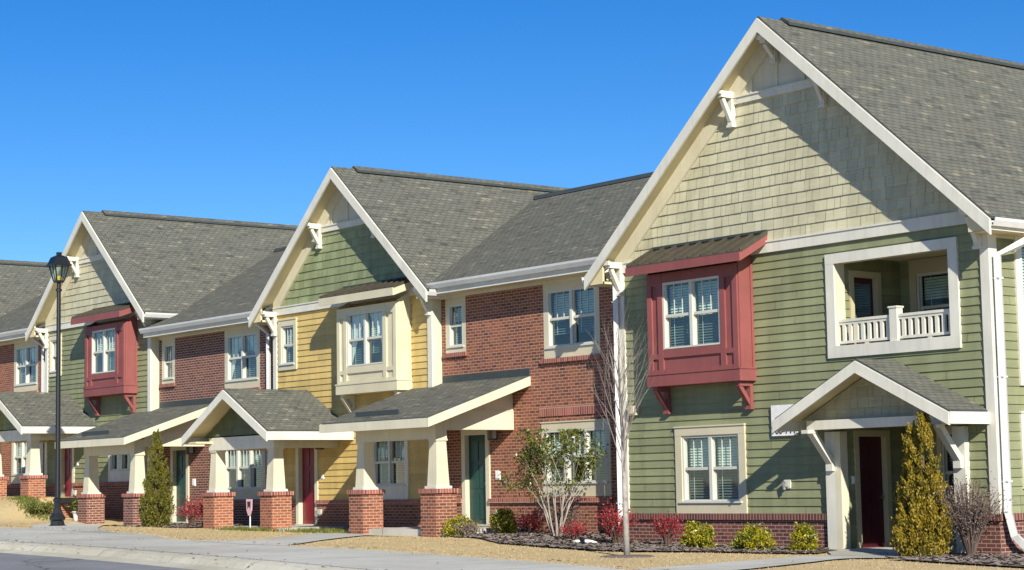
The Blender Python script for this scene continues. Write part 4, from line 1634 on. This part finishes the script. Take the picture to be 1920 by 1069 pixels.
# paths from the pavement to the porches
sheet('path', [(-46.4, -2.9), (-45.6, -3.6), (-43.6, -6.2), (-42.6, -7.6), (-42.4, -8.3), (-43.2, -9.3), (-40.0, -9.6), (-38.6, -9.4), (-39.4, -8.4), (-40.7, -7.0), (-42.2, -5.0), (-43.0, -3.6), (-43.0, -2.9)], 0.03, 'concrete')
sheet('path', [(-63.2, -2.9), (-61.6, -4.4), (-60.2, -5.6), (-59.0, -6.4), (-57.5, -7.0), (-56, -7.8), (-50, -7.8), (-52.0, -7.1), (-54.6, -6.2), (-57.0, -4.9), (-58.8, -3.6), (-60.0, -2.9)], 0.03, 'concrete')
sheet('path', [(-29.85, 0.2), (-29.75, -0.8), (-28.2, -2.3), (-26.7, -4.2), (-25.7, -6.4), (-25.2, -8.8), (-24.9, -10.9), (-23.0, -11.4), (-23.5, -9.4), (-24.2, -7.2), (-24.9, -5.4), (-25.8, -3.2), (-26.5, -1.4), (-26.7, 0.2)], 0.03, 'concrete')

# planting beds
BED1 = [(-45.0, 0.35), (-44.6, -0.5), (-42.6, -1.8), (-40.6, -2.9), (-38.2, -3.9), (-35.6, -5.1), (-33.4, -5.9), (-31.4, -6.4), (-30.0, -6.3), (-29.5, -5.6), (-29.4, -4.4), (-29.1, -3.2), (-28.9, -2.0), (-29.9, -0.9), (-29.9, 0.1), (-37.0, 0.1), (-37.2, 0.45)]
BED2 = [(-26.6, 0.2), (-26.4, -1.2), (-25.7, -2.9), (-24.7, -4.6), (-23.0, -5.4), (-21, -6.0), (-18, -6.6), (-12, -7), (-12, 2), (-25.4, 2)]
BED3 = [(-60.2, -2.6), (-59.6, -3.4), (-58.2, -3.9), (-56.4, -3.8), (-54.8, -3.2), (-54.7, 0.2), (-60.2, 0.2)]
for b in (BED1, BED2, BED3):
    sheet('planting_bed', b, 0.035, 'mulch')


def inside(p, poly):
    c = False
    for i in range(len(poly)):
        (x0, y0), (x1, y1) = poly[i], poly[(i + 1) % len(poly)]
        if (y0 > p[1]) != (y1 > p[1]) and p[0] < (x1 - x0) * (p[1] - y0) / (y1 - y0) + x0:
            c = not c
    return c


def walk_v(u):
    for (a, b), (c, d) in zip(WALK_TOP[:-1], WALK_TOP[1:]):
        if u <= c:
            return b + (d - b) * (u - a) / (c - a)
    return -18


PATHS = [[(-46.4, -2.9), (-45.6, -3.6), (-43.6, -6.2), (-42.6, -7.6), (-42.4, -8.3), (-43.2, -9.3), (-38.6, -9.4), (-40.7, -7.0), (-42.2, -5.0), (-43.0, -2.9)],
         [(-63.2, -2.9), (-60.2, -5.6), (-57.5, -7.0), (-56, -7.8), (-50, -7.8), (-54.6, -6.2), (-58.8, -3.6), (-60.0, -2.9)],
         [(-29.85, 0.2), (-29.75, -0.8), (-28.2, -2.3), (-26.7, -4.2), (-25.7, -6.4), (-24.9, -10.9), (-23.0, -11.4), (-24.2, -7.2), (-25.8, -3.2), (-26.7, 0.2)]]


def mesh_np(name, verts, faces, mat, parent=None, kind=None):
    me = bpy.data.meshes.new(name)
    off = Vector((0, 0, 0)) if parent is None else parent.location
    vv = np.asarray(verts, float) * S - np.array(off)
    me.from_pydata([tuple(x) for x in vv], [], faces)
    for n in (mat if isinstance(mat, (list, tuple)) else (mat,)):
        me.materials.append(MATS[n])
    o = bpy.data.objects.new(name, me)
    COL.objects.link(o)
    if parent is not None:
        o.parent = parent
    if kind:
        o['kind'] = kind
    return o


def scatter(n, ulo, uhi, vlo, vhi, ok):
    out = []
    while len(out) < n:
        u, v = random.uniform(ulo, uhi), random.uniform(vlo, vhi)
        if ok(u, v):
            out.append((u, v))
    return out


def lawn_ok(u, v):
    if v < walk_v(u) + 0.02 or v > -0.3:
        return False
    if any(inside((u, v), b) for b in (BED1, BED2, BED3)) or any(inside((u, v), b) for b in PATHS):
        return False
    if -63.4 < u < -59 and v > -2.9:
        return False
    if (-55.2 < u < -50 or -46.6 < u < -41.9) and v > -2.8:
        return False
    return True


vs, fs = [], []
edge_pts = [(u_, walk_v(u_) + abs(random.gauss(0, 0.05)) - 0.03) for u_ in (random.uniform(-66, -24) for _ in range(9000)) if not any(inside((u_, walk_v(u_) + 0.05), b_) for b_ in PATHS)]
for u, v in scatter(34000, -75, -14, -14, -0.5, lawn_ok) + edge_pts:
    z = terrain(u, v) - 0.01
    a = random.uniform(0, 6.283)
    h = random.uniform(0.015, 0.042) * (1.7 if v < walk_v(u) + 0.1 else 1.0)
    wd = random.uniform(0.006, 0.016)
    dx, dy = math.cos(a), math.sin(a)
    lx, ly = random.uniform(-0.06, 0.06), random.uniform(-0.06, 0.06)
    b = len(vs)
    vs += [(u - dx * wd, v - dy * wd, z), (u + dx * wd, v + dy * wd, z), (u + lx, v + ly, z + h)]
    fs.append((b, b + 1, b + 2))
mesh_np('dormant_grass', vs, fs, 'grass_tan', kind='stuff')

vs, fs = [], []
pts = scatter(9000, -45, -28.8, -6.5, 0.3, lambda u, v: inside((u, v), BED1)) + scatter(2500, -27, -18, -6.6, 0.2, lambda u, v: inside((u, v), BED2)) + \
    scatter(1200, -60.2, -54.6, -4, 0, lambda u, v: inside((u, v), BED3))
for u, v in pts:
    z = terrain(u, v) + 0.045
    a, t_ = random.uniform(0, 6.283), random.uniform(-0.5, 0.5)
    l, wd = random.uniform(0.03, 0.11), random.uniform(0.012, 0.03)
    d = (math.cos(a) * l, math.sin(a) * l, t_ * l * 0.6)
    e = (-math.sin(a) * wd, math.cos(a) * wd, 0.005)
    b = len(vs)
    vs += [(u - d[0] - e[0], v - d[1] - e[1], z - d[2]), (u + d[0] - e[0], v + d[1] - e[1], z + d[2]),
           (u + d[0] + e[0], v + d[1] + e[1], z + d[2] + 0.02), (u - d[0] + e[0], v - d[1] + e[1], z - d[2] + 0.02)]
    fs.append((b, b + 1, b + 2, b + 3))
mesh_np('mulch_chips', vs, fs, 'mulch_chip', kind='stuff')

vs, fs = [], []
for u, v in scatter(600, -75, -14, -14.5, -0.8, lambda u, v: v > kerb_v(u) + 0.3 and (random.random() < 0.03 or v < kerb_v(u) + 1.0 or abs(v - walk_v(u)) < 0.3)):
    z = terrain0(u, v) + 0.05
    a = random.uniform(0, 6.283)
    l = random.uniform(0.025, 0.06)
    b = len(vs)
    vs += [(u + math.cos(a + k * 1.571) * l * (1 if k % 2 == 0 else 0.5), v + math.sin(a + k * 1.571) * l * (1 if k % 2 == 0 else 0.5), z + random.uniform(0, 0.03)) for k in range(4)]
    fs.append((b, b + 1, b + 2, b + 3))
mesh_np('fallen_leaves', vs, fs, 'mulch_chip', kind='stuff')

vs, fs = [], []
for (cu, cv, ru, rv, n) in ((-51.2, -3.0, 1.5, 0.35, 1100), (-48.0, -2.2, 1.7, 0.6, 900), (-65.3, -3.4, 1.1, 0.4, 900), (-66.8, -3.1, 1.0, 0.3, 500)):
    for i in range(n):
        u, v = random.gauss(cu, ru * 0.5), random.gauss(cv, rv * 0.6)
        z = terrain(u, v) - 0.01
        a = random.uniform(0, 6.283)
        h, wd = random.uniform(0.05, 0.16), random.uniform(0.012, 0.03)
        b = len(vs)
        vs += [(u - math.cos(a) * wd, v - math.sin(a) * wd, z), (u + math.cos(a) * wd, v + math.sin(a) * wd, z),
               (u + random.uniform(-0.07, 0.07), v + random.uniform(-0.07, 0.07), z + h)]
        fs.append((b, b + 1, b + 2))
mesh_np('green_grass', vs, fs, 'grass_green', kind='stuff')


# ------------------------------------------------------------------ plants
def leaf_quads(cent, size, aspect=0.5, updir=0.0, outward=None):
    """numpy: random rhombic leaves at the given centres"""
    c = np.asarray(cent, float)
    n = len(c)
    d = RNG.normal(size=(n, 3))
    if outward is not None:
        d = d * 0.7 + outward
    d[:, 2] += updir
    d /= np.linalg.norm(d, axis=1)[:, None]
    s = np.cross(d, RNG.normal(size=(n, 3)))
    s /= np.linalg.norm(s, axis=1)[:, None]
    L = (size * RNG.uniform(0.6, 1.3, n))[:, None]
    v = np.stack([c - d * L * 0.5, c + s * L * aspect * 0.5, c + d * L * 0.5, c - s * L * aspect * 0.5], 1).reshape(-1, 3)
    f = [(4 * i, 4 * i + 1, 4 * i + 2, 4 * i + 3) for i in range(n)]
    return v, f


def arborvitae(u, v, h, r, mat, label, tops, n=9000):
    z0 = terrain(u, v)
    root = thing('arborvitae', label, 'evergreen shrub', (u, v, z0))
    cs, out = [], []
    clumps = []
    for (du, dv, hh, rr) in tops:
        for i in range(int(210 * rr / r * hh / h)):
            t_ = random.random() ** 1.15
            a = random.uniform(0, 6.283)
            lob = 1 + 0.16 * math.sin(3 * a + du * 9) * math.sin(t_ * 9 + a)
            prof = rr * (min(1, 0.62 + 1.6 * t_) * (1 - t_ ** 1.9) + 0.03)
            q = prof * lob * random.choice((random.uniform(0.5, 0.8), random.uniform(0.85, 1.10)))
            clumps.append((u + du + math.cos(a) * q, v + dv + math.sin(a) * q, z0 + 0.08 + t_ * hh * 0.97, a, max(0.25, 1 - t_)))
    per = n // len(clumps)
    for cx, cy, cz, a, sz in clumps:              # every spray is a small flame: wide at its foot, a point at its tip
        ln = (0.16 + 0.26 * sz) * random.uniform(0.7, 1.35)
        tilt = random.uniform(0.1, 0.5)
        twist = a + random.uniform(-0.5, 0.5)
        for i in range(per):
            f = random.random()
            sp = (0.025 + 0.065 * sz) * (1.05 - f)
            cs.append((cx + math.cos(twist) * ln * tilt * f + random.gauss(0, sp), cy + math.sin(twist) * ln * tilt * f + random.gauss(0, sp),
                       max(z0 + 0.02, cz - ln * 0.4 + ln * f + random.gauss(0, sp * 0.6))))
            out.append((math.cos(a) * 0.5, math.sin(a) * 0.5, 1.3))
    vv, ff = leaf_quads(cs, 0.066, 0.42, 0.2, np.array(out))
    mesh_np('foliage', vv, ff, mat, root)
    tb = MB()
    for du, dv, hh, rr in tops:
        tb.tube([(u, v, z0 - 0.1), (u + du * 0.6, v + dv * 0.6, z0 + hh * 0.4), (u + du, v + dv, z0 + hh * 0.9)], [0.09, 0.06, 0.015], 'bark_brown', 6)
    tb.build('trunk', root)
    return root


def shrub(name, u, v, w_, h, mat, label, n=1500, leaf=0.09, stems=9, group=None, up=0.3, bark='bark_brown', cat='shrub', dense=0.5):
    z0 = terrain(u, v)
    root = thing(name, label, cat, (u, v, z0), group)
    sb = MB()
    tips = []
    for i in range(stems):
        a = 6.283 * i / stems + random.uniform(-0.4, 0.4)
        rr = w_ * 0.5 * random.uniform(0.25, 1.0)
        hh = h * random.uniform(0.65, 1.0) * (1 - 0.25 * (rr / (w_ * 0.5)) ** 2)
        p1 = (u + math.cos(a) * rr * 0.35, v + math.sin(a) * rr * 0.35, z0 + hh * 0.5)
        p2 = (u + math.cos(a) * rr, v + math.sin(a) * rr, z0 + hh)
        sb.tube([(u + math.cos(a) * 0.04, v + math.sin(a) * 0.04, z0 - 0.03), p1, p2], [0.016, 0.011, 0.005], bark, 4, False)
        tips.append((p1, p2))
    sb.build('stem', root)
    cs = []
    if dense > 0.7:                               # a rounded crown of leaf clumps
        cl = []
        for i in range(34):
            a, t_ = random.uniform(0, 6.283), random.uniform(0.05, 1.0)
            rr = w_ * 0.43 * math.sqrt(max(0.0, 1 - (t_ - 0.25) ** 2 / 0.62)) * random.uniform(0.55, 1.0)
            cl.append((u + math.cos(a) * rr, v + math.sin(a) * rr, z0 + 0.04 + t_ * h * 0.86))
        for i in range(n):
            c = random.choice(cl)
            sp = w_ * 0.07
            cs.append((c[0] + random.gauss(0, sp), c[1] + random.gauss(0, sp), max(z0 + 0.02, c[2] + random.gauss(0, sp))))
    else:
        for i in range(n):
            p1, p2 = random.choice(tips)
            t_ = random.random() ** 0.7
            sp = w_ * 0.10
            z = p1[2] + (p2[2] - p1[2]) * t_ + random.gauss(0, sp * 0.8)
            cs.append((p1[0] + (p2[0] - p1[0]) * t_ + random.gauss(0, sp), p1[1] + (p2[1] - p1[1]) * t_ + random.gauss(0, sp),
                       max(z, z0 + 0.03)))
    vv, ff = leaf_quads(cs, leaf, 0.45, up)
    mesh_np('foliage', vv, ff, mat, root)
    return root


def grow(mb, p, d, length, rad, depth, mat, tips, spread=0.45, up=0.35, kids=(2, 3), segs=4):
    pts, rs = [tuple(p)], [rad]
    d = Vector(d).normalized()
    p = Vector(p)
    for i in range(segs):
        d = (d + Vector((random.gauss(0, 0.07), random.gauss(0, 0.07), random.gauss(0, 0.05) + up * 0.06))).normalized()
        p = p + d * length / segs
        pts.append(tuple(p))
        rs.append(rad * (1 - 0.55 * (i + 1) / segs))
        if depth <= 1 and i % 2 == 1:
            tips.append(tuple(p))
        if depth > 0 and i >= 1 and random.random() < 0.75:
            for _ in range(random.randint(*kids) - 1):
                nd_ = (d + Vector((random.gauss(0, spread), random.gauss(0, spread), random.gauss(0, spread * 0.5) + up * 0.3))).normalized()
                grow(mb, p, nd_, length * random.uniform(0.5, 0.75), rs[-1] * 0.65, depth - 1, mat, tips, spread, up, kids, max(2, segs - 1))
    mb.tube(pts, rs, mat, 5 if rad > 0.02 else 3, False)
    tips.append(tuple(p))


# golden and green columnar evergreens
arborvitae(-26.33, -1.6, 2.95, 0.62, 'arborvitae_gold', 'tall golden twin-tipped evergreen beside the maroon front door',
           [(0.12, 0.0, 2.98, 0.40), (-0.21, 0.05, 2.66, 0.33), (0.0, -0.1, 1.6, 0.49)], 40000)
arborvitae(-57.64, -2.6, 3.05, 0.80, 'arborvitae_green', 'green cone-shaped evergreen in front of the brown brick house porch',
           [(0.0, 0.0, 3.1, 0.47), (0.06, -0.05, 1.9, 0.50)], 32000)

# bare pale street tree
frame()
ub, vb = -28.74, -7.57
zb_ = terrain(ub, vb)
t = thing('bare_tree', 'slender bare pale-barked young tree on the lawn before the green end house', 'tree', (ub, vb, zb_))
mb = MB()
trunk = [(ub, vb, zb_ - 0.1), (ub - 0.02, vb, zb_ + 1.2), (ub - 0.07, vb + 0.02, zb_ + 2.4), (ub - 0.12, vb, zb_ + 3.6), (ub - 0.10, vb, zb_ + 4.5)]
mb.tube(trunk, [0.068, 0.054, 0.04, 0.022, 0.005], 'bark_birch', 8)
mb.build('trunk', t, smooth=True)
mb = MB()
tips = []
random.seed(21)
for i in range(22):
    fr_ = i / 22.0
    zf = 1.55 + 2.1 * fr_
    a = i * 2.4 + random.uniform(-0.4, 0.4)
    base = (ub - 0.03 - 0.08 * fr_, vb, zb_ + zf)
    grow(mb, base, (math.cos(a) * 0.30, math.sin(a) * 0.30, 1.0), (1.45 - 0.6 * fr_) * random.uniform(0.75, 1.1), 0.013, 3, 'bark_grey', tips, 0.24, 0.4, (2, 2), 5)
mb.build('branch', t)
mb = MB()
mb.lathe((ub, vb, terrain(ub, vb)), [(0.60, -0.02), (0.50, 0.022), (0.2, 0.035), (0.05, 0.04)], 'mulch', 14)
tag(mb.build('mulch_ring'), 'dark ring of mulch around the foot of the bare tree', 'mulch ring')

# multi-stem evergreen tree (pale bark, glossy leaves)
random.seed(5)
um, vm = -38.13, -1.6
zm_ = terrain(um, vm)
t = thing('small_tree', 'multi-stemmed small tree with pale bark and glossy green leaves before the brick wall', 'tree', (um, vm, zm_))
mb = MB()
tips = []
for i in range(8):
    a = i * 0.79 + random.uniform(-0.25, 0.25)
    sp = random.uniform(0.10, 0.29)
    grow(mb, (um + math.cos(a) * 0.07, vm + math.sin(a) * 0.07, zm_ - 0.05), (math.cos(a) * sp, math.sin(a) * sp, 1.0), random.uniform(1.15, 1.6), 0.028, 3, 'bark_pale', tips, 0.36, 0.3, (2, 3))
mb.build('trunk', t)
cs = []
blobs = []
for tp in tips:
    hgt = tp[2] - zm_
    if 0.9 < hgt < 2.75 and random.random() < 0.9:
        blobs.append(tp)
for tp in blobs:
    for i in range(random.randint(12, 30)):
        cs.append((tp[0] + random.gauss(0, 0.10), tp[1] + random.gauss(0, 0.10), min(zm_ + 2.72, tp[2] + random.gauss(0.0, 0.10))))
vv, ff = leaf_quads(cs, 0.105, 0.45, 0.3)
mesh_np('foliage', vv, ff, 'glossy_green', t)

# red nandinas
random.seed(11)
REDS = [(-55.71, -2.3, 1.05, 1.0, 'red-leaved shrub between the green evergreen and the orange brick pier'),
        (-40.7, -0.4, 0.9, 0.65, 'red-leaved shrub left of the pale multi-stemmed small tree'),
        (-37.29, -1.75, 0.80, 0.55, 'red-leaved shrub right against the foot of the pale multi-stemmed tree'),
        (-35.84, -1.6, 1.1, 1.05, 'brightest red shrub, directly behind the bare pale tree trunk'),
        (-34.25, -1.4, 0.9, 0.85, 'red-leaved shrub under the left end of the ground-floor window of the green house')]
for u, v, w_, h, lab in REDS:
    shrub('red_shrub', u, v, w_, h, 'shrub_red', lab, int(1300 * w_ * h), 0.06, 26, 'red shrubs in the beds', 0.5)
GOLD = [(-41.46, -2.2, 0.95, 0.52, 'yellow-green shrub at the right foot of the porch pier by the green door'),
        (-41.22, -0.9, 0.85, 0.72, 'yellow-green shrub right of the green door, below the wall outlet'),
        (-32.38, -2.2, 0.80, 0.60, 'yellow-green shrub below the ground-floor window, leftmost of the three before the dark brick base'),
        (-30.58, -2.2, 1.0, 0.55, 'widest yellow-green shrub, middle of the three before the dark brick base'),
        (-29.65, -1.6, 0.72, 0.58, 'yellow-green shrub nearest the white entry post')]
for u, v, w_, h, lab in GOLD:
    shrub('golden_shrub', u, v, w_, h, 'shrub_gold', lab, 2600, 0.075, 10, 'yellow-green shrubs in the beds', 0.3, dense=0.9)
shrub('twiggy_shrub', -25.58, -1.0, 1.5, 1.75, 'shrub_purple', 'large sparse purplish brown shrub beside the golden evergreen', 2800, 0.05, 110, None, 0.2, 'bark_purple')
shrub('twiggy_shrub', -40.9, -2.3, 0.9, 0.45, 'shrub_purple', 'low brown twiggy shrub in the mulch before the green door', 700, 0.05, 22, None, 0.2, 'bark_grey')
shrub('twiggy_shrub', -39.1, -0.6, 1.2, 1.0, 'shrub_purple', 'brown leafless shrub against the brick wall under the triple window', 1100, 0.06, 26, None, 0.2, 'bark_brown')
shrub('green_shrub', -64.9, -3.35, 1.0, 0.5, 'grass_green', 'small yellow-green ground shrub behind the street lamp base', 900, 0.1, 8)

# ------------------------------------------------------------------ street lamp
frame()
ul, vl = -58.38, -5.75
zl = terrain(ul, vl)
t = thing('street_lamp', 'black iron street lamp with tapered lantern at the pavement edge', 'street lamp', (ul, vl, zl))
mb = MB()
mb.lathe((ul, vl, zl), [(0.29, -0.1), (0.29, 0.04), (0.23, 0.06), (0.20, 0.18), (0.25, 0.23), (0.25, 0.30), (0.17, 0.42), (0.11, 0.60), (0.11, 0.78), (0.14, 0.81), (0.14, 0.88), (0.09, 0.93)], 'black_iron', 8)
mb.build('base', t)
mb = MB()
mb.lathe((ul, vl, zl), [(0.088, 0.92), (0.078, 3.5), (0.068, 7.60), (0.10, 7.62), (0.10, 7.68), (0.065, 7.71), (0.065, 7.90)], 'black_iron', 12)
mb.build('pole', t)
zt = zl + 7.90
sq = lambda r, z: [(ul - r * .8, vl - r * .8, zt + z * .9), (ul + r * .8, vl - r * .8, zt + z * .9), (ul + r * .8, vl + r * .8, zt + z * .9), (ul - r * .8, vl + r * .8, zt + z * .9)]
mb = MB()
mb.solid(sq(0.16, 0.0), sq(0.17, 0.07), 'black_iron')
for i in range(4):
    mb.bar(sq(0.165, 0.07)[i], sq(0.29, 0.60)[i], 0.035, 0.035, 'black_iron')
    a0, a1 = Vector(sq(0.165, 0.07)[i]), Vector(sq(0.165, 0.07)[(i + 1) % 4])
    b0, b1 = Vector(sq(0.29, 0.60)[i]), Vector(sq(0.29, 0.60)[(i + 1) % 4])
    mb.bar(tuple((a0 + a1) / 2), tuple((b0 + b1) / 2), 0.02, 0.02, 'black_iron')
lan = mb.build('lantern', t)
mb = MB()
mb.solid(sq(0.39, 0.60), sq(0.39, 0.655), 'black_iron')
mb.solid(sq(0.36, 0.655), sq(0.25, 0.92), 'black_iron')
mb.solid(sq(0.25, 0.92), sq(0.10, 0.99), 'black_iron')
mb.solid(sq(0.08, 0.99), sq(0.09, 1.10), 'black_iron')
mb.build('roof', lan)
mb = MB()
for i in range(4):
    j = (i + 1) % 4
    mb.face([sq(0.155, 0.07)[i], sq(0.155, 0.07)[j], sq(0.28, 0.60)[j], sq(0.28, 0.60)[i]], 'window_glass')
mb.build('glass', lan)
mb = MB()
mb.lathe((ul, vl, zt + 0.07), [(0.10, 0.0), (0.10, 0.13), (0.04, 0.15)], 'lamp_amber', 8)
mb.build('bulb', lan)

# ------------------------------------------------------------------ small things
us_, vs_ = -50.94, -3.0
zs = terrain(us_, vs_)
t = thing('yard_sign', 'small white yard sign on a thin stake between the orange brick piers', 'yard sign', (us_, vs_, zs))
mb = MB()
mb.box(us_ - 0.02, us_ + 0.02, vs_ - 0.012, vs_ + 0.012, zs - 0.1, zs + 0.50, 'sign_white')
mb.build('stake', t)
mb = MB()
pl = [(-0.15, 0.62), (-0.06, 0.46), (0.06, 0.46), (0.15, 0.62), (0.17, 0.95), (-0.17, 0.95)]
mb.solid([(us_ + x, vs_ - 0.035, zs + z) for x, z in pl], [(us_ + x, vs_ - 0.014, zs + z) for x, z in pl], 'sign_pink')
pd = mb.build('panel', t)
mb = MB()
pl = [(-0.08, 0.66), (0.0, 0.74), (0.08, 0.66), (0.09, 0.88), (-0.09, 0.88)]
mb.solid([(us_ + x, vs_ - 0.042, zs + z) for x, z in pl], [(us_ + x, vs_ - 0.036, zs + z) for x, z in pl], 'sign_ink')
mb.build('emblem', pd)

ug, vg = -68.75, -1.6
zg = terrain(ug, vg)
t = thing('bin', 'dark green bin standing at the left porch pier', 'bin', (ug, vg, zg))
mb = MB()
mb.lathe((ug, vg, zg), [(0.20, 0.0), (0.26, 0.55), (0.28, 0.56), (0.28, 0.60)], 'bin_green', 14)
mb.build('body', t)
mb = MB()
mb.lathe((ug, vg, zg), [(0.29, 0.60), (0.29, 0.64), (0.12, 0.72)], 'bin_green', 14)
mb.build('lid', t)

up_, vp_ = -64.7, -2.0
zp = terrain(up_, vp_)
t = thing('potted_plant', 'white pot with a dark plant beside the left brick pier of the shed porch', 'potted plant', (up_, vp_, zp))
mb = MB()
mb.lathe((up_, vp_, zp), [(0.15, 0.0), (0.20, 0.28), (0.22, 0.30), (0.22, 0.34), (0.18, 0.34)], 'stone_white', 12)
mb.build('pot', t)
cs = [(up_ + random.gauss(0, 0.14), vp_ + random.gauss(0, 0.14), zp + 0.5 + random.gauss(0, 0.13)) for _ in range(260)]
vv, ff = leaf_quads(cs, 0.13, 0.4, 0.4)
mesh_np('foliage', vv, ff, 'glossy_green', t)

uu, vq = -36.6, -2.0
zq = terrain(uu, vq)
mb = MB()
pts_ = [(-0.32, 0.03), (-0.2, 0.06), (-0.05, 0.07), (0.1, 0.06), (0.2, 0.05), (0.32, 0.03)]
mb.tube([(uu + x, vq + 0.15 * math.sin(x * 3), zq + z) for x, z in pts_], [0.05, 0.06, 0.055, 0.065, 0.055, 0.04], 'stone_white', 9)
tag(mb.build('drain_pipe', smooth=False), 'short white drain pipe lying on the mulch between two red shrubs', 'drain pipe')

ux, vx = -33.61, -4.6
zx = terrain(ux, vx)
t = thing('garden_spotlight', 'small black garden spotlight at the edge of the mulch bed', 'spotlight', (ux, vx, zx))
mb = MB()
mb.tube([(ux, vx, zx - 0.05), (ux, vx, zx + 0.14)], 0.025, 'black_iron', 6)
mb.box(ux - 0.2, ux + 0.2, vx - 0.03, vx + 0.03, zx + 0.03, zx + 0.07, 'black_iron')
mb.build('stake', t)
mb = MB()
mb.tube([(ux + 0.08, vx - 0.04, zx + 0.10), (ux - 0.02, vx + 0.03, zx + 0.15), (ux - 0.11, vx + 0.08, zx + 0.19)], [0.04, 0.055, 0.06], 'black_iron', 10)
mb.build('head', t)
mb = MB()
mb.tube([(ux, vx, zx + 0.05), (ux + 0.5, vx - 0.25, zx + 0.05), (ux + 1.2, vx - 0.5, terrain(ux + 1.2, vx - 0.5) + 0.05), (ux + 2.0, vx - 0.9, terrain(ux + 2.0, vx - 0.9) + 0.05), (ux + 2.6, vx - 1.1, terrain(ux + 2.6, vx - 1.1) + 0.05)], 0.02, 'black_iron', 5)
mb.build('cable', t)
